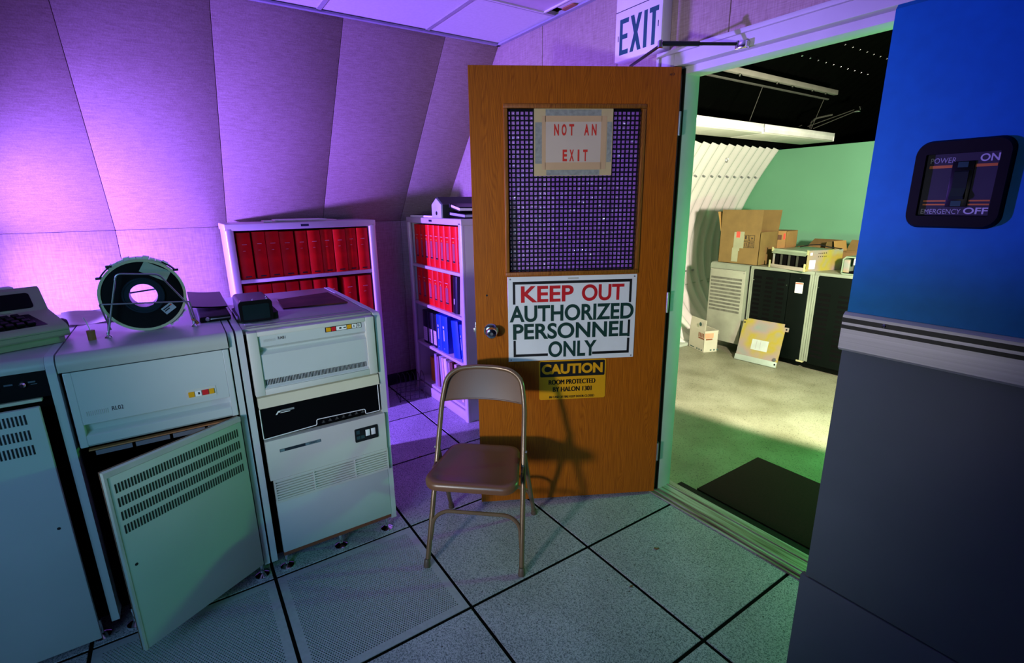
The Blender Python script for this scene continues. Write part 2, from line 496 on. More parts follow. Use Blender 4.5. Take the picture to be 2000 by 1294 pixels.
# sloping left wall (backing + fabric panels), vertical below the bend
XB, ZB = -2.55, 1.395          # bend
XT, ZT = -1.605, 2.526         # meets the ceiling
b = B(); b.prism([(XB - .06, -.03), (XB - .02, -.03), (XB - .02, ZB), (XT - .02, ZT + .05), (XT - .1, ZT + .05), (XB - .06, ZB)], 'y', -6, .72)
wl = struct('wall_left', b, BLACK, 0)
edges_y = [.6, .215, -.405, -1.04, -1.65] + [-1.65 - .615 * k for k in range(1, 8)]
edges_y[-1] = -6
sl = Vector((XT - XB, 0, ZT - ZB)).normalized(); nr_ = Vector((sl.z, 0, -sl.x))
for y1, y0 in zip(edges_y, edges_y[1:]):
    g = .0012
    b = B(); L = (Vector((XT, 0, ZT)) - Vector((XB, 0, ZB))).length
    T = Matrix.Translation((XB, 0, ZB)) @ Matrix((( nr_.x, 0, sl.x, 0), (0, 1, 0, 0), (nr_.z, 0, sl.z, 0), (0, 0, 0, 1)))
    b.box(-.02, y0 + g, .0005, 0, y1 - g, L, .0025, 2, T)
    b.build('wall_panel', FABRIC, wl)
    b = B(); b.box(XB - .02, y0 + g, .0, XB, y1 - g, ZB - .0003, .0025, 2); b.build('lower_wall_panel', FABRIC, wl)
b = B(); b.box(XB, -6, 0, XB + .012, .6, .1, .004); struct('baseboard_left', b, BLACK)

# wall with the doorway
DX0, DX1, DZ = -.24, .90, 2.163
b = B()
b.prism([(-2.65, -.1), (DX0, -.1), (DX0, DZ), (DX1, DZ), (DX1, -.1), (3, -.1), (3, 2.6), (-2.65, 2.6)], 'y', WY + .015, .735)
wb = struct('wall_back', b, M('bare_board', (.3, .28, .25), .9), 0)
for x0, x1 in ((-2.6, -1.745), (-1.745, -1.135), (-1.135, -.525), (-.525, DX0), (.90, 1.3), (1.3, 1.91), (1.91, 2.52), (2.52, 3)):
    b = B(); b.box(x0 + .0015, WY, 0, x1 - .0015, WY + .015, 2.526, .003); b.build('wall_panel', FABRIC, wb)
for x0, x1 in ((DX0, .085), (.085, .695), (.695, .9)):
    b = B(); b.box(x0 + .0015, WY, DZ, x1 - .0015, WY + .015, 2.526, .003); b.build('wall_panel', FABRIC, wb)
b = B(); b.box(3, -6, -.1, 3.1, .72, 2.6); struct('wall_right', b, M('dark_unseen_wall', (.06, .06, .08), .9), 0)  # unseen wall, coloured dark to cut bounced light
b = B(); b.box(-2.7, -6.1, -.1, 3.1, -6, 2.6); struct('wall_front', b, M('dark_unseen_wall', (.06, .06, .08), .9), 0)  # also out of view and darkened against bounce

# suspended ceiling: tees and boards
b = B(); b.box(-1.75, -6, 2.56, 3, .72, 2.6); ceil = struct('ceiling', b, VOID, 0)
b = B(); z0 = 2.524
xs = [-1.605, -.995, .225, 1.445, 2.665]; ys = [.6, .078, -.543] + [-.543 - .61 * k for k in range(1, 9)]
for x in xs: b.box(x - .012, -6, z0, x + .012, .6, z0 + .02)
for y in ys: b.box(-1.605, y - .012, z0 + .0005, 3, y + .012, z0 + .0195)
b.build('ceiling_tee_grid', TEE, ceil, 0)
b = B(); b.box(-1.6, -6, 2.516, -1.575, .6, 2.526); b.box(-1.6, .575, 2.516, 3, .6, 2.526); b.build('wall_angle', M('angle_enamel', (.35, .34, .45), .4), ceil, 0)
for x0, x1 in zip(xs, xs[1:]):
    for y1, y0 in zip(ys, ys[1:]):
        if x0 == -.995 and y1 in (.078, .6): continue
        b = B(); b.box(x0 + .004, y0 + .004, z0 + .006, x1 - .004, y1 - .004, z0 + .02); b.build('ceiling_board', CEILM, ceil, 0)
lt = thing('ceiling_light', 'recessed ceiling light with a flat diffuser near the door wall, unlit', 'light', (-.385, .03, z0))
b = B(); b.box(-.985, -.53, z0 + .004, .215, .49, z0 + .012); b.build('diffuser', DIFF, lt, 0)
b = B(); b.box(-.985, .49, z0 - .003, .215, .5, z0 + .02); b.box(-.99, -.54, z0 - .003, -.98, .5, z0 + .02); b.build('frame', WHITE, lt, 0)
b = B(); b.box(-.9, .52, z0 + .006, -.4, .596, z0 + .02); b.build('ceiling_board', CEILM, ceil, 0)
b = B(); b.prism(rrect(-.90, .545, -.80, .592, .015), 'z', z0 - .002, z0 + .004); b.build('torn_board_edge', M('torn_board', (.35, .13, .07), .9), ceil)

# door frame
b = B()
b.box(-.24, .575, 0, -.155, .755, DZ, .003); b.box(-.1555, .622, 0, -.122, .72, 2.095, .002)
b.box(.815, .575, 0, .90, .755, DZ, .003); b.box(.803, .622, 0, .8155, .72, 2.095, .002)
fr = struct('trim_1', b, FRAMEM)
b = B(); b.box(-.155, .575, 2.097, .815, .755, DZ, .003); b.build('header', FRAMEM, fr)
b = B(); b.box(-.155, .622, 2.068, .815, .72, 2.0975, .002); b.build('head_stop', FRAMEM, fr)
b = B(); b.box(-.243, .562, 2.147, .903, .577, 2.165, .003); b.box(-.243, .562, 2.09, -.228, .577, 2.147, .003); b.build('edge_bead', FRAMEM, fr)
b = B(); b.box(-.138, .618, 0, -.1225, .6225, 2.09); b.build('weather_strip', BLACK, fr, 0)
b = B()
for y0, y1, zz in ((.578, .596, .006), (.596, .60, .012), (.60, .625, .009), (.625, .629, .013), (.629, .70, .010), (.70, .704, .014), (.704, .748, .009)):
    b.box(-.155, y0, -.03, .815, y1 + .0003, zz)
struct('trim_2', b, THRESH, 0)

# ------------------------------------------------------------ the setting: tunnel room beyond the doorway
ZF = -.05
b = B(); b.box(-2.3, .745, -.15, 4, 8, ZF); struct('floor_outer', b, TILE2, 0)
b = B(); b.box(-.15, .75, ZF, .82, .865, ZF + .004); struct('dark_floor_strip', b, RUBBER, 0)  # dark strip across the floor just past the threshold
lowp = [(-1.93, -.05), (-2.13, .08), (-2.33, .27), (-2.47, .5), (-2.54, .75), (-2.55, 1.0), (-2.51, 1.25), (-2.43, 1.47), (-2.33, 1.67), (-2.20, 1.89), (-2.05, 2.115)]
upp = [(-2.05, 2.115), (-1.88, 2.30), (-1.68, 2.48), (-1.46, 2.655), (-1.23, 2.81), (-.9, 2.98), (-.5, 3.13), (0, 3.25), (.6, 3.32), (1.3, 3.33), (2.2, 3.2), (3, 2.9), (3.6, 2.4), (4, 1.7), (4.1, -.05)]


def cat_rom(p, n):
    out = []
    for i in range(len(p) - 1):
        a, b_, c, d = p[max(i - 1, 0)], p[i], p[i + 1], p[min(i + 2, len(p) - 1)]
        for k in range(n):
            t = k / n
            out.append(tuple(.5 * ((2 * b_[e]) + (-a[e] + c[e]) * t + (2 * a[e] - 5 * b_[e] + 4 * c[e] - d[e]) * t * t + (-a[e] + 3 * b_[e] - 3 * c[e] + d[e]) * t ** 3) for e in (0, 1)))
    out.append(p[-1]); return out


def hull(prof, y0, y1, amp=.024, step=.15 / 8):
    ny = int((y1 - y0) / step); pr = prof; V = []; Fc = []; nrm = []
    for i in range(len(pr)):
        a, c = pr[max(i - 1, 0)], pr[min(i + 1, len(pr) - 1)]
        d = Vector((c[0] - a[0], c[1] - a[1])).normalized(); nrm.append(Vector((d.y, -d.x)))
    for j in range(ny + 1):
        y = y0 + j * step; o = amp * math.cos(2 * PI * (y - 3.39) / .15)
        for i, p in enumerate(pr): V.append((p[0] + nrm[i].x * o, y, p[1] + nrm[i].y * o))
    n = len(pr)
    for j in range(ny):
        for i in range(n - 1): Fc.append((j * n + i, j * n + i + 1, (j + 1) * n + i + 1, (j + 1) * n + i))
    b = B(); b.add(V, Fc); return b


lo_prof = cat_rom(lowp, 4)
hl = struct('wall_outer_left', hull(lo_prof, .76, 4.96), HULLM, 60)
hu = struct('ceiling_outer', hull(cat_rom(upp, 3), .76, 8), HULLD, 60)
b = B(); b.box(-2.7, 4.95, -.1, 4.1, 5.03, 2.105); struct('wall_outer_back', b, GREENW, 0)
b = B(); b.box(-2.7, 8, -.1, 4.2, 8.1, 3.4); struct('wall_outer_end', b, VOID, 0)
b = B(); b.prism([(-2.65, 2.6), (4.1, 2.6), (4.1, 3.4), (-2.65, 3.4)], 'y', .70, .76); struct('wall_outer_front', b, VOID, 0)
b = B(); b.box(3, .7, -.1, 4.2, .76, 2.65); struct('wall_outer_right', b, VOID, 0)
# seam lap and bolts of the hull
bolt = None


def bolts(parent, x, z, nx, nz, y0, n, m):
    src = None
    for k in range(n):
        if src is None:
            b = B(); b.lathe([(.0, .022), (.008, .022), (.0115, .016), (.0115, -.01)], (0, 0, 0), (nx, 0, nz), 8); src = b.build('bolt', m, parent); src.location = (x, y0, z)
        else: copy_part(src, parent, (x, y0 + .15 * k, z))


bolts(hl, -2.262, 1.79, .85, -.5, 2.735, 15, STEEL)
bolts(hl, -2.535, .66, 1, .1, 3.04, 8, STEEL)
bolts(hu, -1.232, 2.80, .55, -.83, 3.49, 11, CHROME)
bolts(hu, -1.045, 2.90, .5, -.86, 3.565, 11, CHROME)
b = B(); b.tube([(-2.12, 3.99 + .02 * math.cos(t), 1.965 + .03 * math.sin(t)) for t in [k * PI / 6 for k in range(12)]], .004, 6, True); b.build('lifting_ring', STEEL, hl)
# hull base channel
b = B(); b.box(-2.05, .76, ZF, -1.9, 4.95, ZF + .03, .004); struct('trim_4', b, M('channel_green_grey', (.45, .5, .42), .5))

# ------------------------------------------------------------ the open oak door
DD = Vector((-0.48265086, -0.87581285, 0)); HX = (-0.11612744, 0.58267964, 0)
DM = Matrix(((DD.x, -DD.y, 0, HX[0]), (DD.y, DD.x, 0, HX[1]), (0, 0, 1, 0), (0, 0, 0, 1)))   # x along the door, y towards the room
DW, DH = .927, 2.09
door = thing('door_1', 'open oak door with a grilled window, standing ajar beside the doorway', 'door', T=DM)
door['kind'] = 'structure'
GX0, GX1, GZ0, GZ1 = .167, .763, 1.216, 1.922
b = B(DM)
b.box(0, -.045, .015, GX0, 0, DH); b.box(GX1, -.045, .015, DW, 0, DH)
b.box(GX0, -.045, .015, GX1, 0, GZ0); b.box(GX0, -.045, GZ1, GX1, 0, DH)
b.build('slab', OAK, door, 20)
b = B(DM); w_ = .0185
for (x0, z0, x1, z1) in ((GX0 - w_, GZ0 - w_, GX1 + w_, GZ0), (GX0 - w_, GZ1, GX1 + w_, GZ1 + w_), (GX0 - w_, GZ0, GX0, GZ1), (GX1, GZ0, GX1 + w_, GZ1)):
    b.box(x0, -.02, z0, x1, .008, z1, .004, 2)
b.build('window_moulding', OAKL, door)
b = B(DM); pitch = .0198; bw = .0036
nx = int((GX1 - GX0) / pitch) + 1; nz = int((GZ1 - GZ0) / pitch) + 1
for k in range(nx + 1):
    x = min(GX0 + .006 + k * pitch, GX1 - .003); b.box(x - bw, -.016, GZ0, x + bw, -.0145, GZ1)
for k in range(nz + 1):
    z = min(GZ0 + .006 + k * pitch, GZ1 - .003); b.box(GX0, -.0162, z - bw, GX1, -.0147, z + bw)
b.build('grille', M('grille_dark_steel', (.02, .02, .03), .35, .6), door, 0)
b = B(DM); b.box(GX0, -.024, GZ0, GX1, -.0225, GZ1); b.build('plastic_film', CLEAR, door, 0)
b = B(DM)
prof = [(.034, 0), (.034, .004), (.03, .008), (.014, .012), (.013, .03), (.022, .036), (.0275, .046), (.0275, .056), (.022, .066), (.012, .069), (.0, .069)]
b.lathe(prof, (.8567, 0, .94), (0, 1, 0), 28)
kn = b.build('knob', CHROME, door)
b = B(DM); b.lathe([(.007, .0692), (.007, .0705), (.0, .0705)], (.8567, 0, .94), (0, 1, 0), 12); b.box(.8557, .0703, .935, .8577, .0712, .945); b.build('keyhole', STEEL, kn)
b = B(DM); b.box(DW - .001, -.034, .90, DW + .003, -.012, .98, .001); b.box(DW, -.030, .928, DW + .012, -.016, .952, .003); b.build('latch', STEEL, door)
b = B(DM); b.lathe([(.005, 0), (.005, .0006), (0, .0006)], (.872, .0001, 1.11), (0, 1, 0), 10); b.build('screw_hole', BLACK, door)
b = B(DM); b.text('#3', .052, 2.055, .03, 2.066, (0, .0003, 0), (1, 0, 0), (0, 0, 1)); b.build('pencilled_number', BLACK, door, 0)
for z in (.25, 1.05, 1.86):
    b = B(DM); b.tube([(-.004, .004, z - .05), (-.004, .004, z + .05)], .006, 10); b.box(-.012, -.03, z - .05, .001, .002, z + .05); b.build('hinge', STEEL, door)


def onDoor(name, label, cat, x0, x1, z0):
    """an Empty at a sign's base, in the door's own frame"""
    T = DM @ Matrix.Translation(((x0 + x1) / 2, 0, z0))
    return thing(name, label, cat, T=T)


RT = (-1, 0, 0)
# lettering boxes below are (left, bottom, right, top) with left at the larger x
def dtext(b, s, xl, zb, xr, zt, y, weight=0):
    b.text(s, -xl, zb, -xr, zt, (0, y, 0), RT, (0, 0, 1), .0006, weight)


def fit_sign_text(b, s, xl, zb, xr, zt, y, weight=0):
    b.text(s, 0, 0, xl - xr, zt - zb, (xl, y, zb), RT, (0, 0, 1), .0006, weight)


t = onDoor('keep_out_sign', 'large white sign reading KEEP OUT in red and AUTHORIZED PERSONNEL ONLY below', 'sign', .153, .774, .7797)
b = B(DM); b.box(.153, .001, .7797, .774, .004, 1.194, .001, 1); b.build('board', WHITE, t)
y0, y1 = .0041, .0046
def pieces(name, m, parent, F, boxes):
    for q in boxes:
        b = B(F); b.box(*q); b.build(name, m, parent, 0)
pieces('border_line', BLACK, t, DM, [(.75, y0, 1.158, .177, y1, 1.171), (.75, y0, 1.063, .7385, y1, 1.158), (.1885, y0, 1.058, .177, y1, 1.158), (.1885, y0, .887, .177, y1, .972), (.1885, y0, .816, .177, y1, .880), (.75, y0, .816, .7385, y1, .886),
    (.75, y0, .803, .582, y1, .816), (.362, y0, .803, .177, y1, .816)])
b = B(DM); fit_sign_text(b, 'KEEP', .712, 1.071, .460, 1.149, .0041, .026); fit_sign_text(b, 'OUT', .420, 1.070, .214, 1.150, .0041, .026); b.build('red_lettering', SIGNRED, t, 0)
b = B(DM)
fit_sign_text(b, 'AUTHORIZED', .767, .976, .163, 1.057, .0047, .027); fit_sign_text(b, 'PERSONNEL', .7515, .889, .181, .968, .0047, .027); fit_sign_text(b, 'ONLY', .580, .795, .341, .876, .0048, .027)
b.build('dark_green_lettering', SIGNGRN, t, 0)
for x, z in ((.762, 1.183), (.166, 1.183), (.762, .789), (.166, .789)):
    b = B(DM); b.lathe([(.004, .004), (.003, .006), (0, .0062)], (x, 0, z), (0, 1, 0), 10); b.build('screw', STEEL, t)
b = B(DM); b.box(.488, .0041, 1.178, .437, .0044, 1.185); b.build('maker_mark', M('pale_grey_print', (.5, .47, .42), .6), t, 0)

t = onDoor('caution_sign', 'yellow CAUTION sign about halon gas, below the white KEEP OUT sign', 'sign', .2895, .6243, .572)
b = B(DM); b.prism([(p[0], p[1]) for p in rrect(.2895, .572, .6243, .7775, .01)], 'y', .001, .003); b.build('plate', YELLOW, t)
b = B(DM); b.prism([(p[0], p[1]) for p in rrect(.2955, .692, .6195, .7715, .006)], 'y', .0031, .0034); b.build('black_band', BLACK, t)
b = B(DM); fit_sign_text(b, 'CAUTION', .612, .706, .306, .759, .0035, .045); b.build('yellow_lettering', YELLOW, t, 0)
for s_, q in (('ROOM PROTECTED', (.576, .6515, .342, .6765, .0031)), ('BY HALON 1301', (.555, .613, .3605, .638, .0031)), ('IN CASE OF FIRE KEEP DOOR CLOSED', (.573, .579, .345, .591, .0031))):
    b = B(DM)
    for dx in [k * (q[3] - q[1]) * .028 for k in (-2, -1, 0, 1, 2)]: fit_sign_text(b, s_, q[0] + dx, q[1], q[2] + dx, *q[3:])
    b.build('black_lettering', BLACK, t, 0)

t = onDoor('paper_notice', 'taped paper notice reading NOT AN EXIT on the door window', 'notice', .297, .6475, 1.643)
b = B(DM); b.box(.297, .0003, 1.643, .6475, .0018, 1.9215); b.build('backing_sheet', TAPE, t, 0)
pieces('grey_tape', GREYTAPE, t, DM, [(x0, .0019, z0, x1, .0021, z1) for x0, z0, x1, z1 in ((.35, 1.893, .597, 1.918), (.352, 1.645, .593, 1.668), (.61, 1.695, .643, 1.866), (.30, 1.70, .322, 1.868))])
b = B(DM); b.box(.345, .0022, 1.69, .603, .0026, 1.87); b.build('paper', PAPERP, t, 0)
pieces('masking_tape', M('peach_tape', (.62, .4, .22), .7, var=.05), t, DM, [(x0, .0027, z0, x1, .0029, z1) for x0, z0, x1, z1 in ((.345, 1.868, .60, 1.892), (.345, 1.67, .60, 1.7), (.596, 1.67, .613, 1.892), (.325, 1.67, .35, 1.892))])
b = B(DM)
def spaced(s, xl, xr, zb, zt):
    w = (xl - xr) / (len(s) + (len(s) - 1) * .55)
    for k, ch in enumerate(s):
        if ch != ' ':
            x = xl - k * w * 1.55; ww = w * (.38 if ch == 'I' else 1)
            fit_sign_text(b, ch, x - (w - ww) / 2, zb, x - (w + ww) / 2, zt, .003, .035)
spaced('NOT AN', .5595, .3705, 1.8115, 1.8585); spaced('EXIT', .5205, .4085, 1.7045, 1.7535)
b.build('red_lettering', PRINTRED, t, 0)

# exit sign box on the wall and the door closer arm
t = thing('exit_sign', 'white box exit sign with dark green EXIT letters above the oak door', 'sign', (-.341, .60, 2.175))
b = B(); b.box(-.482, .542, 2.175, -.2, .60, 2.47, .004); b.build('housing', WHITE, t)
b = B(); b.box(-.480, .539, 2.177, -.202, .5425, 2.385, .0015); b.build('face_plate', M('exit_face', (.82, .8, .82), .35, var=.02), t)
b = B(); b.box(-.482, .5408, 2.386, -.2, .5418, 2.389); b.box(-.463, .5382, 2.262, -.459, .5392, 2.286); b.box(-.224, .5382, 2.268, -.22, .5392, 2.292); b.build('slots', BLACK, t, 0)
b = B()
Zb, Zt = 2.201, 2.352
def ebox(x0, x1, z0, z1): b.box(x0, .5384, z0, x1, .539, z1)
ebox(-.452, -.434, Zb, Zt); ebox(-.434, -.397, Zt - .02, Zt); ebox(-.434, -.403, 2.267, 2.287); ebox(-.434, -.397, Zb, Zb + .02)
Zm = (Zb + Zt) / 2
b.prism([(-.386, Zt), (-.365, Zt), (-.352, Zm + .032), (-.339, Zt), (-.318, Zt), (-.341, Zm), (-.318, Zb), (-.339, Zb), (-.352, Zm - .032), (-.365, Zb), (-.386, Zb), (-.363, Zm)], 'y', .5384, .539)
ebox(-.305, -.285, Zb, Zt); ebox(-.274, -.222, Zt - .02, Zt); ebox(-.258, -.238, Zb, Zt - .02)
b.build('lettering', EXITGRN, t, 0)

t = thing('door_closer_arm', 'dark folding door closer arm between the oak door and the frame header', 'door closer', (.182, .575, 2.10))
b = B(); b.tube([(-.02, .325, 2.121), (.165, .548, 2.108)], .006, 8); b.build('long_arm', M('closer_arm', (.03, .04, .04), .35, .6), t)
b = B(); b.tube([(-.02, .325, 2.121), (.075, .438, 2.114)], .0088, 8); b.build('arm_sleeve', M('closer_arm', (.03, .04, .04), .35, .6), t)
b = B(); b.box(.155, .545, 2.09, .20, .575, 2.115, .004); b.lathe([(.008, 0), (.008, .022), (0, .022)], (.165, .55, 2.096), (0, 0, 1), 10); b.build('bracket', CHROME, t)
b = B(); b.prism([(-.014, .330), (-.026, .322), (-.30, .452), (-.29, .462)], 'z', 2.112, 2.118); b.build('short_arm', M('closer_arm', (.03, .04, .04), .35, .6), t)
b = B(); b.lathe([(.010, 0), (.010, .022), (.006, .026), (0, .026)], (-.02, .325, 2.107), (0, 0, 1), 12); b.build('elbow_screw', CHROME, t)

# ------------------------------------------------------------ folding chair
cs, cf = Vector((.674, .739, 0)).normalized(), Vector((.739, -.674, 0)).normalized()
CM = Matrix(((cs.x, -cf.x, 0, -.167), (cs.y, -cf.y, 0, -.505), (0, 0, 1, 0), (0, 0, 0, 1)))     # x to the right, y backwards
# keep the frame right handed
chair = thing('folding_chair', 'brown metal folding chair standing in front of the open oak door', 'chair', T=CM)
b = B(CM)
def leg_pt(sg, z): k = z / .73; return (sg * (.207 - .019 * k), .315 * k, z)
pts = [leg_pt(-1, .01), leg_pt(-1, .4), leg_pt(-1, .66), (-.172, .318, .762), (-.125, .338, .797), (-.05, .35, .806), (.05, .35, .806), (.125, .338, .797), (.172, .318, .762), leg_pt(1, .66), leg_pt(1, .4), leg_pt(1, .01)]
b.tube(fillet(pts, .05, 6), .0112, 12); b.build('front_frame', CHAIRL, chair)
b = B(CM); N = 14; V = []; Fc = []
def back_pt(u, v):
    """u -1..1 across, v 0..1 up"""
    z0 = .650 + .014 * (1 - u * u); zt = .803 - .05 * abs(u) ** 4
    z = z0 + .008 * (u * u) + (zt - z0) * v
    hw = .19 - .019 * (z / .73 - .88); hw = min(hw, .187) - .011 * v * v
    k = z / .73
    return Vector((u * hw, .315 * k + .028 * (1 - u * u), z))
for j in range(9):
    for i in range(N + 1): V.append(back_pt(-1 + 2 * i / N, j / 8))
n0 = len(V)
for p in list(V): V.append(p + Vector((0, .006, .001)))
for j in range(8):
    for i in range(N):
        a = j * (N + 1) + i; q = (a, a + 1, a + N + 2, a + N + 1)
        Fc.append(q); Fc.append(tuple(x + n0 for x in q[::-1]))
for i in range(N):
    Fc.append((i, i + n0, i + 1 + n0, i + 1)); a = 8 * (N + 1) + i; Fc.append((a, a + 1, a + 1 + n0, a + n0))
for j in range(8):
    a = j * (N + 1); Fc.append((a, a + N + 1, a + N + 1 + n0, a + n0)); a += N; Fc.append((a, a + n0, a + N + 1 + n0, a + N + 1))
b.add(V, Fc); b.build('backrest', CHAIRM, chair, 50)
b = B(CM); b.tube([back_pt(-1 + 2 * i / N, 0) + Vector((0, .002, 0)) for i in range(N + 1)], .004, 8); b.build('backrest_hem', CHAIRM, chair)
# seat: dished pressing with a rolled edge
b = B(CM)
def outline(d):
    w0, w1, y0, y1, r = .196 - d, .168 - d, -.035 + d, .335 - d, max(.06 - d * .5, .012)
    pts = []
    for cx, cy, a, rr in ((w1 - r, y1 - r, 0, r), (-w1 + r, y1 - r, PI / 2, r), (-w0 + r, y0 + r, PI, r), (w0 - r, y0 + r, 1.5 * PI, r)):
        for k in range(7):
            t_ = a + PI / 2 * k / 6; pts.append((cx + rr * math.cos(t_), cy + rr * math.sin(t_)))
    return pts
loops = [(.010, .404), (0, .408), (0, .424), (.004, .433), (.012, .437), (.024, .435), (.035, .430), (.08, .427)]
rings = []
for d, z in loops: rings.append([b.bm.verts.new((x, y, z + (.012 * max(0, (-.0 - y) / .04) * -1 if y < 0 else 0) - .006 * y / .3)) for x, y in outline(d)])
for A, C_ in zip(rings, rings[1:]):
    n = len(A)
    for k in range(n): b.bm.faces.new([A[k], A[(k + 1) % n], C_[(k + 1) % n], C_[k]])
b.bm.faces.new(rings[-1]); b.bm.faces.new(rings[0][::-1])
b.build('seat', CHAIRM, chair, 60)
for sg in (-1, 1):
    b = B(CM); b.tube(fillet([(sg * .215, .432, .01), (sg * .205, .31, .25), (sg * .196, .2, .475)], .05), .0105, 10); b.build('rear_leg', CHAIRL, chair)
    b = B(CM); b.box(sg * .196 - .004, .12, .39, sg * .196 + .004, .25, .415, .002); b.build('seat_bracket', CHAIRM, chair)
    b = B(CM); b.lathe([(.006, -.010), (.006, .010), (0, .011)], (sg * .2, .2, .47), (sg, 0, 0), 10); b.build('pivot_rivet', STEEL, chair)
    for y, x in ((-.003, .2075), (.434, .2155)):
        b = B(CM); b.lathe([(.0, 0), (.0145, 0), (.015, .006), (.0135, .028), (.0115, .034)], (sg * x, y, 0), (0, .25 if y < .1 else -.25, 1), 12); b.build('foot_cap', M('foot_cap_brown', (.11, .07, .05), .5), chair)
b = B(CM); b.tube(fillet([(-.2, .045, .10), (-.192, .075, .19), (-.145, .088, .222), (.145, .088, .222), (.192, .075, .19), (.2, .045, .10)], .04), .0085, 10); b.build('front_crossbar', CHAIRL, chair)
b = B(CM); b.tube(fillet([(-.21, .385, .10), (-.2, .352, .18), (-.15, .335, .212), (.15, .335, .212), (.2, .352, .18), (.21, .385, .10)], .04), .0085, 10); b.build('rear_crossbar', CHAIRL, chair)

# ------------------------------------------------------------ three computer cabinets along the sloping wall
XF = -.62
CF = FR((XF, 0, 0), PI / 2)      # frame: x = world y, y = depth behind the front, z up
DEP = .84
ZT_ = 1.08


def corner_panel(b, x0, x1, y1, zb, zt, r=.035, y0=0):
    """upright panel whose top front corner is rounded: seen from the side an L that bends back"""
    n = 6; pts = [(y0, zb)]
    for k in range(n + 1):
        a = PI / 2 * k / n; pts.append((y0 + r - r * math.cos(a), zt - r + r * math.sin(a)))
    pts += [(y1, zt), (y1, zb)]
    b.prism(pts, 'x', x0, x1)


def feet(t, ys, depths=(.04, .6)):
    for x in ys:
        for d in depths:
            b = B(CF); b.lathe([(.0, 0), (.026, 0), (.028, .006), (.016, .014), (.008, .018), (.008, .075), (0, .075)], (x, d, 0), (0, 0, 1), 16); b.build('levelling_foot', CHROME, t)


def slots(b, x0, x1, z0, z1, n, y, w=.45, dz=0):
    p = (x1 - x0) / n
    for k in range(n): b.box(x0 + p * k + p * (1 - w) / 2, y - .0006, z0 + dz * k / n, x0 + p * k + p * (1 + w) / 2, y, z1 + dz * k / n)


# RA: disc cabinet on the right
t = thing('computer_cabinet', 'cream computer cabinet with a black strip, marked RA81, nearest the folding chair', 'computer cabinet', (XF - .4, -.947, 0))
b = B(CF); b.box(-1.2, .03, .085, -.69, DEP, 1.055); b.build('body', VOID, t, 0)
for x0, x1, nm in ((-1.222, -1.199, 'left_post'), (-.696, -.671, 'right_post')):
    b = B(CF); corner_panel(b, x0, x1, DEP, .075, ZT_, .03); b.build('side_panel', CREAM, t)
b = B(CF); b.box(-1.197, .03, 1.057, -.698, DEP, 1.079, .003); b.build('top', M('shaded_top_grey', (.3, .28, .28), .35, var=.06), t)  # top darker than the fronts: its weaker light is put into the colour
b = B(CF); b.box(-1.18, .05, 1.079, -.715, .075, 1.0815, .001); b.box(-1.18, .10, 1.079, -.715, .115, 1.081, .0008); b.build('top_trim', M('shaded_top_grey', (.3, .28, .28), .35, var=.06), t)
# drive front: rim with a recessed flap
b = B(CF); y = -.012
b.box(-1.188, y, .815, -1.153, .03, 1.070, .003); b.box(-.741, y, .815, -.704, .03, 1.070, .003); b.box(-1.1535, y, 1.052, -.7405, .03, 1.070, .002); b.box(-1.1535, y, .815, -.7405, .03, .8395, .002)
dr = b.build('drive_front', CREAM2, t)
b = B(CF); b.prism([(-.004, 1.0515), (-.004, 1.009), (.012, .997), (.014, .99), (-.006, .976), (-.006, .8775), (.02, .8765), (.02, 1.0515)], 'x', -1.1525, -.7415); b.build('flap', CREAM, dr, 20)
b = B(CF); b.prism([(.0, .8760), (.018, .8760), (.018, .842), (-.010, .8405), (-.010, .843), (.0, .851)], 'x', -1.1525, -.7415); b.build('vent_shelf', CREAM, dr, 20)
b = B(CF); slots(b, -1.147, -.748, .8525, .8745, 70, -.0002, .5); b.build('vent_slots', BLACK, dr, 0, 'stuff')
b = B(CF); b.box(-.905, -.0048, 1.0285, -.757, -.004, 1.0495); b.build('button_strip', BLACK, dr, 0)
bx = -.902
for w, m in ((.021, YELLOW), (.019, SIGNRED), (.044, WHITE), (.02, YELLOW), (.02, WHITE), (.019, WHITE)):
    b = B(CF); b.box(bx + .0012, -.0075, 1.0305, bx + w - .0012, -.0045, 1.0475, .001, 1); b.build('push_button', m, dr)
    bx += w + .0002
b = B(CF); b.text('A', -.7935, 1.034, -.7845, 1.0445, (0, -.0077, 0)); b.text('B', -.7735, 1.034, -.7645, 1.0445, (0, -.0077, 0)); b.box(-.849, -.0079, 1.036, -.84, -.0075, 1.0425); b.box(-.832, -.0079, 1.037, -.822, -.0075, 1.0415); b.build('button_marks', BLACK, dr, 0)
b = B(CF); b.text('RA81', -1.083, 1.029, -1.056, 1.0405, (0, -.0042, 0)); b.build('model_number', BLACK, dr, 0)
b = B(CF); slots(b, -1.135, -1.092, 1.026, 1.037, 12, -.0042, .4); b.build('worn_lettering', M('worn_print', (.5, .51, .47), .5), dr, 0)
b = B(CF); b.prism([(-.002, .805), (.03, .812), (.03, .763), (-.008, .762)], 'x', -1.184, -.702); b.build('cream_rail', M('warm_cream', (.66, .58, .45), .45, var=.03), t)
b = B(CF); b.box(-1.184, .004, .636, -.706, .02, .758); pn = b.build('black_panel', M('gloss_black', (.002, .002, .003), .4, spec=.15), t, 0)
b = B(CF); L = [(-1.1825, .757), (-1.1825, .632), (-1.18, .629), (-.982, .637), (-.978, .641), (-.977, .657), (-.973, .661), (-.776, .657), (-.772, .653), (-.771, .637), (-.766, .634), (-.71, .634), (-.707, .638), (-.7075, .757)]
b.tube([(x, .0025, z) for x, z in L], .0019, 6); b.build('white_outline', WHITE, pn)
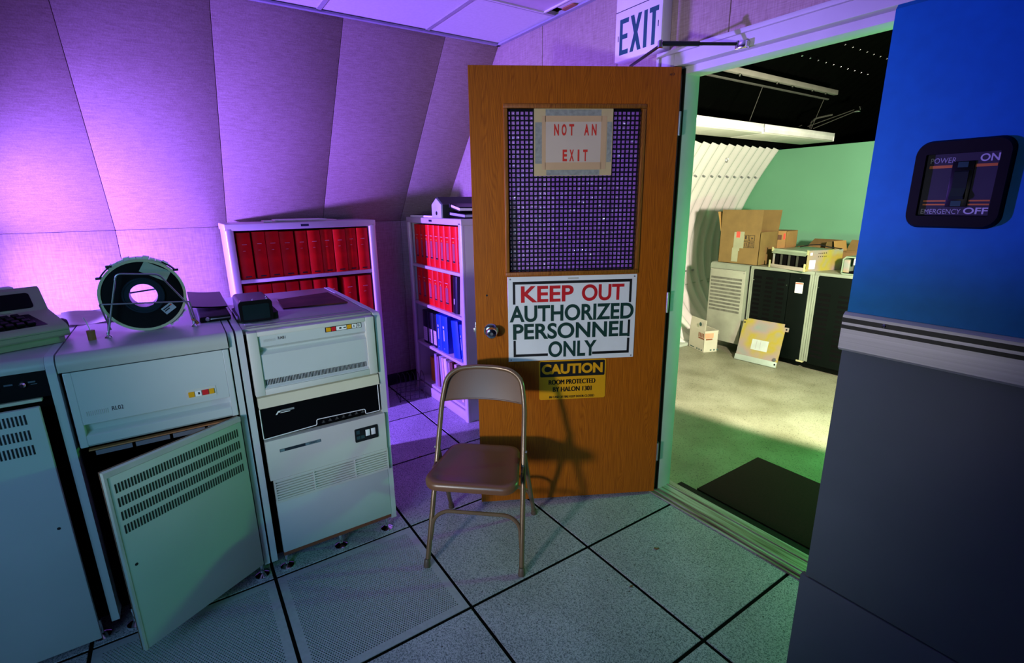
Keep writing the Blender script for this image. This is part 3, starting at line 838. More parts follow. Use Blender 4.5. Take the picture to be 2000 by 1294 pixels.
b = B(CF); b.prism([(-1.128, .721), (-1.118, .735), (-1.107, .735), (-1.112, .728), (-1.118, .728), (-1.122, .721)], 'y', .0033, .004); b.box(-1.11, .0035, .7245, -1.073, .004, .727); b.build('emblem', WHITE, pn, 0)
b = B(CF); b.box(-1.108, .0035, .7295, -1.057, .004, .7375); b.build('name_strip', M('mid_grey_print', (.22, .23, .24), .5), pn, 0)
for k in range(7):
    x = -.958 + .028 * k; z = .641 + .0005 * k
    b = B(CF); b.box(x, -.001, z, x + .013, .004, z + .004); b.box(x + .004, -.003, z + .003, x + .010, .004, z + .011, .001, 1); b.build('toggle', M('toggle_dark', (.05, .05, .05), .3), pn)
# lower tape/processor front
b = B(CF); b.prism([(-.012, .622), (-.014, .608), (-.010, .449), (.02, .449), (.02, .622)], 'x', -1.182, -.692); lf = b.build('lower_front', CREAM2, t, 20)
b = B(CF); b.box(-1.134, -.0135, .565, -.973, -.0125, .578); b.build('badge', M('badge_dark', (.015, .025, .035), .3), lf, 0)
b = B(CF); b.box(-1.035, -.0142, .566, -.975, -.0134, .577); b.box(-1.132, -.0142, .5665, -1.116, -.0134, .5765); b.build('badge_field', M('badge_blue_grey', (.12, .2, .22), .4), lf, 0)
b = B(CF); b.text('system', -1.02, .568, -.99, .575, (0, -.0144, 0)); b.build('badge_text', BLACK, lf, 0)
b = B(CF); b.prism([(p[0], p[1]) for p in rrect(-.832, .517, -.729, .580, .006)], 'y', -.0155, -.012); sw = b.build('switch_plate', M('switch_black', (.008, .01, .012), .3), lf)
for x0, x1 in ((-.785, -.766), (-.760, -.741)):
    b = B(CF); b.box(x0, -.0175, .537, x1, -.0155, .567, .001); b.build('white_key', WHITE, sw)
b = B(CF); b.box(-.825, -.0162, .555, -.81, -.0155, .572); b.box(-.825, -.0162, .53, -.81, -.0155, .545); b.box(-.806, -.0162, .53, -.79, -.0155, .545); b.build('dark_key', M('key_teal', (.02, .05, .06), .3), sw, 0)
b = B(CF); b.box(-1.172, -.004, .343, -.691, .02, .4485, .002); gr = b.build('grille_back', M('grille_shadow', (.30, .31, .27), .6), t)
for k in range(8):
    z = .355 + .0115 * k
    b = B(CF); b.box(-1.166, -.012, z, -.697, -.003, z + .0068, .001, 1); b.build('slat', CREAM2, gr)
pieces('grille_rail', CREAM2, gr, CF, [(-1.172, -.0125, .343, -.691, -.003, .3535), (-1.172, -.0125, .4425, -.691, -.003, .4485)] + [(x, -.0122, .3536, x + .006, -.003, .4424) for x in (-1.172, -1.02, -.846, -.697)])
b = B(CF); b.box(-1.172, -.002, .099, -.694, .02, .3425, .003); b.build('kick_panel', CREAM, t)
b = B(CF); b.box(-1.172, .0, .083, -.694, .02, .0985); b.build('red_brown_strip', RUST, t, 0)
feet(t, (-1.163, -.93, -.71))
b = B(CF); b.box(-1.19, DEP, .1, -0.7, DEP + .085, 1.02, .01); b.build('added_rear_box', CREAM, t)  # unseen box added to extend the cabinet's shadow on the floor

# RL: middle cabinet with the open lower door
t = thing('computer_cabinet', 'middle cream computer cabinet, marked RL02, with its vented lower door swung open', 'computer cabinet', (XF - .4, -1.48, 0))
b = B(CF)
for bx_ in ((-1.73, .05, .085, -1.715, DEP, 1.05), (-1.262, .05, .085, -1.25, DEP, 1.05), (-1.73, DEP - .02, .085, -1.25, DEP, 1.05), (-1.73, .05, .085, -1.25, DEP, .1), (-1.73, .03, .76, -1.25, DEP, 1.05)): b.box(*bx_)
b.build('body', VOID, t, 0)
b = B(CF); corner_panel(b, -1.2495, -1.229, DEP, .075, ZT_, .03); b.build('side_panel', CREAM, t)
b = B(CF)
pts = [(-.003, 1.024), (-.012, 1.026), (-.014, 1.045)] + [(.022 - .036 * math.cos(PI / 2 * k / 6), 1.05 + .031 * math.sin(PI / 2 * k / 6)) for k in range(7)] + [(DEP, 1.081), (DEP, 1.05), (.02, 1.05), (.02, 1.024)]
b.prism(pts, 'x', -1.7285, -1.2535); b.build('top', M('shaded_cream_top', (.43, .43, .41), .35, var=.04), t)  # cream darkened here for the smaller share of light on the top
b = B(CF); yy = -.006
b.prism([(yy, 1.021), (yy, .838), (.014, .832), (.02, .808), (-.002, .7985), (yy, .795), (yy, .765), (0, .758), (.025, .758), (.025, 1.021)], 'x', -1.700, -1.275)
b.box(-1.722, yy, .758, -1.6995, .025, 1.021, .003); b.box(-1.2755, yy, .758, -1.2545, .025, 1.021, .003)
dr = b.build('drive_front', CREAM, t, 20)
b = B(CF); b.prism([(p[0], p[1]) for p in rrect(-1.408, .856, -1.314, .893, .003)], 'y', yy - .0012, yy); b.build('button_plate', CREAM2, dr)
bx = -1.402
for w, m in ((.021, YELLOW), (.022, WHITE), (.022, SIGNRED), (.018, YELLOW)):
    b = B(CF); b.box(bx + .001, yy - .0042, .864, bx + w - .001, yy - .001, .884, .001, 1); b.build('push_button', m, dr); bx += w
b = B(CF); b.box(-1.371, yy - .005, .8705, -1.366, yy - .0042, .879); b.build('button_marks', BLACK, dr, 0)
b = B(CF); b.text('RL02', -1.619, .8705, -1.588, .885, (0, yy - .0002, 0)); b.build('model_number', BLACK, dr, 0)
b = B(CF); slots(b, -1.688, -1.628, .866, .882, 12, yy - .0002, .35); b.build('worn_lettering', M('worn_print', (.5, .51, .47), .5), dr, 0)
b = B(CF); b.box(-1.706, .012, .736, -1.26, .03, .7405); b.build('copper_rail', COPPER, t, 0)
b = B(CF)
for k in range(4): b.box(-1.69 + .11 * k, .016, .716, -1.59 + .11 * k, .03, .732)
b.build('grey_tabs', M('tab_grey', (.2, .18, .2), .5), t, 0)
b = B(CF); b.box(-1.60, .3, .3, -1.40, .5, .45, .004); b.box(-1.68, .2, .12, -1.3, .6, .2, .004); b.build('inner_unit', M('inner_dark', (.02, .02, .02), .6), t)
# the open door
DXv = Vector((-.49847112, .8669063, 0)); DNv = Vector((.8669063, .49847112, 0))
RM = Matrix(((DXv.x, -DNv.x, 0, -.37), (DXv.y, -DNv.y, 0, -1.65), (0, 0, 1, 0), (0, 0, 0, 1)))   # x from free edge to hinge, y into the cabinet
b = B(RM); b.box(.003, -.0, .095, .458, .016, .757, .003); dd = b.build('door', CREAMG, t)
b = B(RM); b.box(.003, -.0022, .737, .458, 0, .757, .001, 1); b.box(.003, -.0022, .095, .012, 0, .737, .001, 1); b.build('door_lip', GREYEDGE, dd)
b = B(RM); b.box(.003, .016, .095, .458, .021, .7575); b.build('door_back', M('door_back_brown', (.15, .08, .05), .6), dd, 0)
b = B(RM)
for z0 in (.6775, .629, .581, .533): slots(b, .024, .441, z0, z0 + .0305, 46, -.0002, .5, .0055)
b.build('vent_slots', BLACK, dd, 0, 'stuff')
b = B(RM); b.lathe([(.005, 0), (.005, .0006), (0, .0006)], (.035, 0, .414), (0, -1, 0), 12); b.build('latch_hole', BLACK, dd)
feet(t, (-1.262, -1.70))
b = B(CF); b.box(-1.72, DEP, .1, -1.25, DEP + .085, 1.02, .01); b.build('added_rear_box', CREAM, t)  # unseen box added here too, deepening the cabinet row's floor shadow

# left cabinet, partly outside the frame
t = thing('computer_cabinet', 'cream computer cabinet with a tall vented door, carrying the printing terminal, at far left', 'computer cabinet', (XF - .4, -2.02, 0))
b = B(CF); b.box(-2.28, .03, .085, -1.76, DEP, 1.045); b.build('body', VOID, t, 0)
for x0, x1 in ((-1.7575, -1.7345), (-2.305, -2.283)):
    b = B(CF); corner_panel(b, x0, x1, DEP, .075, ZT_, .03); b.build('side_panel', CREAM, t)
b = B(CF); corner_panel(b, -2.2825, -1.758, DEP, 1.041, ZT_ - .0005, .03, -.001); b.build('top', M('shaded_cream_top', (.43, .43, .41), .35, var=.04), t)  # same darkened cream: shade on the top painted in
b = B(CF); b.box(-2.28, .004, .955, -1.759, .03, 1.04); pn = b.build('black_panel', M('gloss_black', (.002, .002, .003), .4, spec=.15), t, 0)
b = B(CF); b.lathe([(.009, 0), (.009, .008), (.005, .013), (0, .013)], (-1.818, .004, 1.003), (0, -1, 0), 14); b.build('dial', CHROME, pn)
b = B(CF); b.box(-1.86, .003, 1.006, -1.84, .004, 1.011); b.box(-1.805, .003, 1.006, -1.788, .004, 1.011); b.box(-1.80, .003, 1.0, -1.785, .004, 1.002); b.box(-1.88, -.002, .995, -1.872, .004, 1.005); b.build('panel_print', M('panel_print', (.08, .1, .13), .4), pn, 0)
b = B(CF); b.box(-2.27, -.004, .943, -1.783, .02, .953, .001, 1); b.build('cream_strip', M('warm_cream', (.66, .58, .45), .45), t)
b = B(CF); b.box(-2.27, -.045, .055, -1.785, -.028, .938, .003); dd = b.build('door', CREAM, t)
b = B(CF); b.box(-2.0, -.028, .3, -1.95, .0, .35); b.box(-2.27, -.03, .1, -2.25, .03, .93); b.build('door_hinge', STEEL, dd, 0)
b = B(CF); yv = -.0452
for z0 in (.889, .838, .788): slots(b, -2.25, -1.818, z0, z0 + .032, 46, yv, .5)
b.build('vent_slots', BLACK, dd, 0, 'stuff')
b = B(CF); b.lathe([(.005, 0), (.005, .0006), (0, .0006)], (-1.816, -.045, .517), (0, -1, 0), 12); b.build('latch_hole', BLACK, dd)
feet(t, (-2.24, -1.80))

# ------------------------------------------------------------ things on top of the cabinets
TZ = 1.081
# tape reel, its plane parallel to the cabinet fronts
RC = (-1.484, .225)       # world y and depth of the front flange
RZ = TZ + .134
t = thing('tape_reel', 'large black tape reel in a cream rim, propped upright on a bent wire stand', 'tape reel', (XF - .25, -1.484, TZ))
def ring(b, r0, r1, d0, d1, n=48):
    prof = [(r0, d0), (r1, d0), (r1, d1), (r0, d1)]
    rings = []
    for r, d in prof: rings.append([b.bm.verts.new((RC[0] + r * math.cos(2 * PI * k / n), d, RZ + r * math.sin(2 * PI * k / n))) for k in range(n)])
    for A, C_ in zip(rings, rings[1:] + rings[:1]):
        for k in range(n): b.bm.faces.new([A[k], A[(k + 1) % n], C_[(k + 1) % n], C_[k]])
d0 = RC[1]
b = B(CF); ring(b, .062, .127, d0 + .002, d0 + .055); b.build('tape_pack', BLKPL, t)
b = B(CF); ring(b, .1245, .1335, d0 - .003, d0 + .008); ring(b, .126, .131, d0 + .008, d0 + .06); b.build('cream_rim', M('rim_cream', (.6, .55, .36), .4, var=.05), t)
b = B(CF); ring(b, .043, .066, d0 - .004, d0 + .072); ring(b, .060, .0635, d0 - .007, d0); b.build('hub', M('hub_blue_black', (.01, .02, .035), .3), t)
for a0, a1, d1, d2, rr in ((50, 132, d0 + .012, d0 + .058, .135), (298, 330, d0 + .006, d0 + .045, .135)):
    n = 10; b = B(CF)
    for k in range(n):
        A0, A1 = math.radians(a0 + (a1 - a0) * k / n), math.radians(a0 + (a1 - a0) * (k + .93) / n)
        r1 = rr + .005 * (1 if k % 3 else 1.8)
        b.prism([(RC[0] + r * math.cos(a), RZ + r * math.sin(a)) for r, a in ((.133, A0), (r1, A0), (r1, A1), (.133, A1))], 'y', d1, d2)
    b.build('white_latch_band', M('seal_band_white', (.75, .75, .72), .35), t)
b = B(CF)
for a0, a1 in ((36, 58), (128, 150)):
    n = 5
    for k in range(n):
        A0, A1 = math.radians(a0 + (a1 - a0) * k / n), math.radians(a0 + (a1 - a0) * (k + 1) / n)
        b.prism([(RC[0] + r * math.cos(a), RZ + r * math.sin(a)) for r, a in ((.136, A0), (.1405, A0), (.1405, A1), (.136, A1))], 'y', d0 + .012, d0 + .055)
for a in (36, 150, 128):
    A = math.radians(a); p = Vector((RC[0] + .139 * math.cos(A), 0, RZ + .139 * math.sin(A)))
    b.box(p.x - .009, d0 + .008, p.z - .001, p.x + .009, d0 + .03, p.z + .006, .001)
b.build('black_clip', BLACK, t)
Tst = Matrix.Translation((RC[0] + .052, d0 - .0005, RZ + .083)) @ Matrix.Rotation(math.radians(31), 4, 'Y')
b = B(CF); b.box(-.048, 0, -.021, .04, .002, .021, 0, 2, Tst); b.build('paper_label', M('label_greenish', (.42, .45, .36), .7), t, 0)
Tst = Matrix.Translation((RC[0] + .068, d0 - .0005, RZ - .058)) @ Matrix.Rotation(math.radians(-35), 4, 'Y')
b = B(CF); b.box(-.02, 0, -.014, .022, .002, .014, 0, 2, Tst); lb = b.build('small_label', M('label_bluegrey', (.4, .45, .48), .7), t, 0)
b = B(CF)
for z, x1 in ((.004, .012), (-.003, .004)): b.box(-.016, -.0006, z, x1, 0, z + .004, 0, 2, Tst)
b.build('label_print', BLACK, lb, 0)
b = B(CF); b.box(.012, -.0006, .004, .018, 0, .009, 0, 2, Tst); b.build('label_dot', PINKL, lb, 0)

t = thing('reel_stand', 'bent steel wire stand holding up the large tape reel', 'stand', (XF - .2, -1.48, TZ))
b = B(CF); yf = .18
b.tube(fillet([(-1.607, yf + .01, TZ + .008), (-1.585, yf + .01, TZ + .09), (-1.548, yf, TZ + .225), (-1.425, yf, TZ + .212), (-1.352, yf + .01, TZ + .09), (-1.345, yf + .02, TZ + .03)], .016), .0032, 8)
b.build('tall_wire', STEEL, t)
b = B(CF)
b.tube(fillet([(-1.600, yf + .045, TZ + .02), (-1.612, yf + .005, TZ + .12), (-1.606, yf - .003, TZ + .122), (-1.352, yf - .003, TZ + .103), (-1.346, yf + .005, TZ + .10), (-1.335, yf + .03, TZ + .008)], .012), .0028, 8)
b.build('low_wire', STEEL, t)
b = B(CF); b.tube([(-1.6, d0 + .085, TZ + .13), (-1.36, d0 + .085, TZ + .15)], .003, 8); b.tube([(-1.6, d0 + .085, TZ + .13), (-1.607, yf + .03, TZ + .008)], .003, 8); b.tube([(-1.36, d0 + .085, TZ + .15), (-1.345, yf + .02, TZ + .008)], .003, 8); b.build('rear_wire', STEEL, t)
for x, y in ((-1.607, yf + .01), (-1.343, yf + .022)):
    b = B(CF); b.lathe([(0, 0), (.012, 0), (.010, .004), (.004, .008), (.004, .02), (0, .02)], (x, y, TZ), (0, 0, 1), 12); b.build('foot', CHROME, t)
b = B(CF); b.tube([(-1.345, yf + .03, TZ + .03), (-1.330, yf + .03, TZ + .006)], .006, 8); b.build('cork_sleeve', CORK, t)

t = thing('cork_awl', 'small brown cork with a thin steel pin standing left of the tape reel', 'cork', (XF - .183, -1.652, TZ))
b = B(CF); b.lathe([(.0, 0), (.0115, 0), (.0125, .034), (0, .034)], (-1.652, .183, TZ), (0, 0, 1), 16); b.build('cork', CORK, t)
b = B(CF); b.tube([(-1.652, .183, TZ + .033), (-1.658, .183, TZ + .066), (-1.662, .183, TZ + .078), (-1.664, .184, TZ + .082)], .0013, 6); b.build('pin', STEEL, t)

b = B(CF); V = []
for i in range(9):
    x = -1.80 + .20 * i / 8
    for j in range(7):
        d = .50 + .21 * j / 6; V.append((x, d, TZ + .002 + .022 * (j / 6) ** 2 + .003 * math.sin(i * 1.1)))
n0 = len(V); V += [(x, y, z + .0015) for x, y, z in V]
Fc = []
for i in range(8):
    for j in range(6):
        a = i * 7 + j; q = (a, a + 7, a + 8, a + 1); Fc += [q, tuple(k + n0 for k in q[::-1])]
b.add(V, Fc); o = b.build('paper_sheet', PAPER, None); tag(o, 'curled white paper sheet on the cabinet top behind the tape reel', 'paper')

# printing terminal on the left cabinet
TX = Vector((-.40350028, .91497952, 0)); TY = Vector((-.91497952, -.40350028, 0))
TM = Matrix(((TX.x, TY.x, 0, -.825), (TX.y, TY.y, 0, -1.71), (0, 0, 1, 0), (0, 0, 0, 1)))    # x to the right, y backwards; right front corner at origin
t = thing('printing_terminal', 'beige printing terminal with black keys and a dark window at far left', 'terminal', T=TM @ Matrix.Translation((-.24, .15, TZ)))
b = B(TM); b.box(-.47, .012, TZ, -.012, .36, TZ + .024, .003); b.build('base', BEIGE, t)
b = B(TM)
prof = [(.0, TZ + .024), (-.004, TZ + .03), (-.004, TZ + .05), (.004, TZ + .058), (.015, TZ + .064), (.165, TZ + .10), (.21, TZ + .171), (.225, TZ + .178), (.36, TZ + .16), (.365, TZ + .024)]
b.prism(prof, 'x', -.48, 0); bd = b.build('body', BEIGE, t, 30)
sd = Vector((0, .15, .036)).normalized(); sn = Vector((0, -sd.z, sd.y))
DK = Matrix(((1, 0, 0, 0), (0, sd.y, sn.y, .015), (0, sd.z, sn.z, TZ + .064), (0, 0, 0, 1)))
b = B(TM); b.prism([(-.455, .012), (-.045, .012), (-.062, .125), (-.44, .125)], 'z', -.002, .0012, DK); kb = b.build('key_well', BLKPL, bd)
for r_ in range(4):
    for k in range(13 - (r_ == 0) * 3):
        b = B(TM); x = -.082 - .0265 * k - .006 * r_; yk = .022 + .026 * r_
        b.box(x - .0105, yk, .001, x + .0105, yk + .02, .011, .002, 1, DK); b.build('key', BLKPL, kb)
wd = Vector((0, .045, .071)).normalized(); wn = Vector((0, -wd.z, wd.y))
WK = Matrix(((1, 0, 0, 0), (0, wd.y, wn.y, .165), (0, wd.z, wn.z, TZ + .10), (0, 0, 0, 1)))
b = B(TM); b.prism(rrect(-.44, .012, -.034, .072, .01), 'z', -.002, .0012, WK); wd_ = b.build('window', M('dark_window', (.003, .003, .004), .5, spec=.1), bd)
b = B(TM); b.box(-.20, .02, .0013, -.16, .026, .002, 0, 2, WK); b.build('window_print', M('window_grey', (.06, .07, .07), .5), wd_, 0)
b = B(TM); b.box(-.40, .0, -.001, -.10, .002, .0005, 0, 2, WK); b.box(-.48, -.0045, TZ + .0435, -.001, -.003, TZ + .0455); b.build('seam', M('seam_olive', (.15, .15, .1), .6), bd, 0)
b = B(TM); b.lathe([(.02, 0), (.024, .004), (.024, .02), (.018, .03), (0, .03)], (0, .12, TZ + .042), (1, 0, 0), 16); b.build('platen_knob', BLACK, t)
b = B(TM); b.box(-.20, .25, TZ + .172, -.19, .26, TZ + .20, .002); b.build('lever', M('lever_blue_grey', (.1, .15, .2), .4), t)
b = B(TM)
for k in range(6): b.box(-.40 + .06 * k, .235, TZ + .174, -.36 + .06 * k, .28, TZ + .182, .003)
b.build('paper_guide', M('guide_white', (.7, .68, .66), .5), t)

# black pouch and black meter
t = thing('leather_pouch', 'flat black leather pouch lying between the tape reel and the black meter', 'pouch', (XF - .45, -1.27, TZ))
b = B(CF); b.box(-1.325, .24, TZ, -1.212, .62, TZ + .022, .008, 3); b.build('pouch_body', RUBBER, t)
b = B(CF); V = []
for i in range(7):
    for j in range(5):
        u, v = i / 6, j / 4; V.append((-1.345 + .135 * u, .40 + .36 * v, TZ + .026 + .014 * (1 - u) ** 2 + .012 * v))
n0 = len(V); V += [(x, y, z + .006) for x, y, z in V]; Fc = []
for i in range(6):
    for j in range(4):
        a = i * 5 + j; q = (a, a + 5, a + 6, a + 1); Fc += [q, tuple(k + n0 for k in q[::-1])]
for i in range(6): Fc += [(i * 5, i * 5 + n0, i * 5 + 5 + n0, i * 5 + 5), (i * 5 + 4, i * 5 + 9, i * 5 + 9 + n0, i * 5 + 4 + n0)]
for j in range(4): Fc += [(j, j + 1, j + 1 + n0, j + n0), (30 + j, 30 + j + n0, 31 + j + n0, 31 + j)]
b.add(V, Fc); b.build('flap', BLKPL, t)
b = B(CF); b.lathe([(.008, 0), (.008, .004), (.004, .008), (0, .008)], (-1.295, .24, TZ + .013), (0, -1, 0), 12); b.box(-1.285, .236, TZ + .01, -1.215, .24, TZ + .014, .001); b.build('clasp', STEEL, t)

t = thing('meter_case', 'black boxy meter with rounded corners on the front left of the RA81 cabinet', 'meter', (XF - .24, -1.13, TZ))
b = B(CF); b.prism([(p[0], p[1]) for p in rrect(-1.19, TZ + .003, -1.069, TZ + .088, .014)], 'y', .125, .34); b.build('case', BLKPL, t, 30)
b = B(CF); b.prism([(p[0], p[1]) for p in rrect(-1.178, TZ + .012, -1.081, TZ + .072, .006)], 'y', .1235, .126); b.build('window', TEALG, t)
b = B(CF); b.prism([(p[0], p[1]) for p in rrect(-1.20, .15, -1.045, .36, .02)], 'z', TZ, TZ + .026); b.build('foot_flange', RUBBER, t)
for x, y in ((-1.18, .14), (-1.135, .15), (-1.085, .14), (-1.078, .2)):
    b = B(CF); b.lathe([(.004, 0), (.004, .002), (.002, .004), (0, .004)], (x, y, TZ + .087), (0, 0, 1), 10); b.build('screw', CHROME, t)

b = B(CF); b.prism([(-1.0, .325), (-.722, .295), (-.73, .63), (-.985, .57)], 'z', TZ, TZ + .006); o = b.build('maroon_board', M('maroon_board_m', (.08, .02, .02), .7, spec=.15, var=.4, scale=9), None)
tag(o, 'thin dark maroon board lying on the RA81 cabinet top', 'board')

# ------------------------------------------------------------ bookcases and their books
def bookcase(name, label, F, x0, x1, zs, top, dep, base_h=.1, base=None):
    t = thing(name, label, 'bookcase', T=F @ Matrix.Translation(((x0 + x1) / 2, dep / 2, 0)))
    for sx, nm in ((x0, 'left'), (x1 - .028, 'right')):
        b = B(F); b.box(sx, .008, 0, sx + .028, dep, top - .002, .003); b.prism(rrect(sx - .004 if nm == 'left' else sx - .014, -.012, sx + .042 if nm == 'left' else sx + .032, .018, .012), 'z', 0, top - .03); b.build('side_panel', SHELFM, t, 40)
    b = B(F); b.box(x0 - .006, -.012, top - .042, x1 + .006, dep, top, .006, 3); b.build('top', SHELFM, t)
    b = B(F); b.box((x0 + x1) / 2 - .03, -.0132, top - .027, (x0 + x1) / 2 + .02, -.0118, top - .013); b.build('maker_plate', M('plate_navy', (.01, .012, .04), .4), t, 0)
    b = B(F); b.box(x0 + .02, dep - .006, .01, x1 - .02, dep, top - .02); b.build('back', M('shelf_back_dark', (.2, .17, .17), .5), t, 0)
    for z in zs:
        b = B(F); b.box(x0 + .027, .0, z - .022, x1 - .027, dep - .006, z, .002); b.build('shelf', SHELFM, t)
    b = B(F); b.box(x0 - .002, -.010, 0, x1 + .002, .02, base_h - .025, .006); b.build('base', SHELFM, t)
    return t


SF = FR((-2.085, 0, 0), PI / 2)         # left bookcase: x = world y
bookcase('bookcase', 'wide cream bookcase of red binders against the sloping wall, behind the cabinets', SF, -1.09, -.165, (.10, .41, .745, 1.078), 1.425, .40)
QF = FR((0, .207, 0), 0)                # right bookcase: x = world x
rb = bookcase('bookcase', 'narrow-looking cream bookcase with red, black and blue binders, half hidden by the oak door', QF, -2.375, -1.475, (.105, .43, .765, 1.07), 1.43, .37)
b = B(); b.tube([(-1.467, .345 + .05 * math.cos(2 * PI * k / 24), 1.10 + .062 * math.sin(2 * PI * k / 24)) for k in range(24)], .003, 6, True); o = b.build('wire_ring', STEEL, None)
tag(o, 'thin metal ring hanging on the side of the right bookcase', 'ring')

ORD = ['first', 'second', 'third', 'fourth', 'fifth', 'sixth', 'seventh', 'eighth', 'ninth', 'tenth']


def binder(F, x0, x1, z0, h, m, label, group, dep=.27, style='plain', lean=0, y=.03, cat='binder'):
    w = x1 - x0
    T = F @ Matrix.Translation(((x0 + x1) / 2, y, z0 + w / 2 * abs(math.sin(lean)))) @ Matrix.Rotation(lean, 4, 'Y')
    t = thing('binder', label, cat, T=T @ Matrix.Translation((0, dep / 2, 0)), group=group)
    hw = w / 2 - .0015
    b = B(T); r = min(.006, hw * .45)
    b.prism([(-hw, dep), (-hw, .006), (-hw + r, .001), (0, -.001), (hw - r, .001), (hw, .006), (hw, dep)], 'z', 0, h); b.build('cover', m, t, 40)
    if style == 'red':
        b = B(T); b.box(-hw * .35, -.0016, h * .745, hw * .35, -.0006, h * .755); b.box(-hw * .3, -.0014, h * .61, hw * .05, -.0006, h * .616); b.build('title', FAINT, t, 0)
        b = B(T); b.box(-hw * .45, -.0016, .012, hw * .45, -.0006, .02); b.build('black_mark', BLACK, t, 0)
    elif style == 'gold':
        b = B(T); b.box(-hw * .4, -.0016, h * .19, hw * .4, -.0008, h * .62); b.build('spine_strip', M('spine_strip', (.42, .06, .09), .5), t, 0)
        b = B(T); b.lathe([(.0055, 0), (.0055, .001), (0, .001)], (0, -.0008, h * .655), (0, -1, 0), 10); b.build('gold_spot', GOLD, t, 0)
        b = B(T); b.box(-hw * .45, -.0016, h * .735, hw * .45, -.0008, h * .75); b.build('title', FAINT, t, 0)
        b = B(T); b.box(-hw * .4, -.002, h * .2, hw * .4, -.0014, h * .23); b.build('black_mark', BLACK, t, 0)
    elif style == 'label':
        b = B(T); b.box(-hw * .75, -.0016, h * .08, hw * .75, -.0006, h * .5); lb = b.build('paper_label', M('lilac_label', (.62, .52, .55), .7), t, 0)
        b = B(T)
        for k in range(5): b.box(-hw * .55, -.0021, h * (.14 + .06 * k), hw * .5, -.0016, h * (.15 + .06 * k))
        b.build('label_print', M('label_grey', (.35, .3, .32), .7), lb, 0)
    elif style == 'blue':
        b = B(T); b.box(-hw * .12, -.0016, h * .32, hw * .12, -.0008, h * .62); b.box(-hw * .3, -.0016, h * .66, hw * .1, -.0008, h * .72); b.box(-hw * .1, -.0016, h * .1, hw * .1, -.0008, h * .115); b.build('title', WHITE, t, 0)
    elif style == 'navy':
        b = B(T); b.box(-hw * .25, -.0016, h * .25, hw * .05, -.0006, h * .4); b.build('title', WHITE, t, 0)
    return t


xs1 = [-1.037, -.957, -.874, -.79, -.702, -.62, -.535, -.452, -.366, -.291, -.21]
for k in range(10):
    binder(SF, xs1[k] + (.008 if k in (1, 4) else 0), xs1[k + 1], 1.0785, .292 + random.uniform(-.004, .004), RED, f'red binder, {ORD[k]} from left on the top shelf of the wide left bookcase', 'red binders in the wide bookcase', style='red', y=.02 + random.uniform(0, .006))
xs2 = [(-1.037, -.957), (-.955, -.873), (-.871, -.79), (-.788, -.705), (-.70, -.62), (-.615, -.53), (-.525, -.452), (-.415, -.322), (-.308, -.212)]
for k, (a, c) in enumerate(xs2):
    binder(SF, a, c, .7455, .292, RED, f'red binder, {ORD[k]} from left on the second shelf of the wide left bookcase', 'red binders in the wide bookcase', style='red', y=.02 + random.uniform(0, .006))
xr1 = [-2.31, -2.205, -2.13, -2.045, -1.955, -1.868, -1.784, -1.689, -1.60, -1.507]
for k in range(9):
    binder(QF, xr1[k], xr1[k + 1], 1.0705, .305, REDB, f'bright red binder, {ORD[k]} from left on the top shelf of the right bookcase', 'red binders in the right bookcase', style='gold', y=.02)
xr2 = [-2.31, -2.21, -2.11, -2.01, -1.92, -1.835, -1.722]
for k in range(6):
    binder(QF, xr2[k], xr2[k + 1], .7655, .275, REDB, f'bright red binder, {ORD[k]} from left on second shelf of the right bookcase', 'red binders in the right bookcase', style='gold', y=.02)
binder(QF, -1.70, -1.635, .7655, .268, NAVY, 'navy blue binder leaning beside the bright red binders on the second shelf', None, style='navy', lean=.05, y=.02)
binder(QF, -1.592, -1.576, .7655, .265, PAPER, 'thin white booklet leaning at the right end of the second shelf', None, style='none', lean=.07, y=.02, cat='booklet')
binder(QF, -1.545, -1.53, .7655, .25, M('lilac_booklet', (.5, .42, .55), .6), 'thin lilac booklet beside the white booklet on the second shelf', None, style='none', lean=.05, y=.03, cat='booklet')
for k, (a, c) in enumerate(((-2.245, -2.15), (-2.145, -2.06), (-2.055, -1.985))):
    binder(QF, a, c, .4305, .27, NAVY, f'black pale-labelled binder, {ORD[k]} from left on the right bookcase', 'black labelled binders', style='label', y=.02)
binder(QF, -1.98, -1.905, .4305, .28, BLUEB, 'bright blue binder standing next to the black labelled binders', 'blue binders', style='blue', y=.015)
binder(QF, -1.90, -1.80, .4305, .285, BLUEB, 'wide bright blue binder, second blue one from the left', 'blue binders', style='blue', y=.015)
binder(QF, -1.785, -1.765, .4305, .12, AMBER, 'small orange box between the blue binders', None, style='none', y=.08, dep=.1, cat='box')
binder(QF, -1.70, -1.60, .4315, .275, BLUEB, 'bright blue binder leaning left, third blue one on its shelf', 'blue binders', style='none', lean=-.11, y=.012)
binder(QF, -1.575, -1.535, .4315, .27, BLUEB, 'thin bright blue binder leaning left at the right end of its shelf', 'blue binders', style='blue', lean=-.11, y=.01)
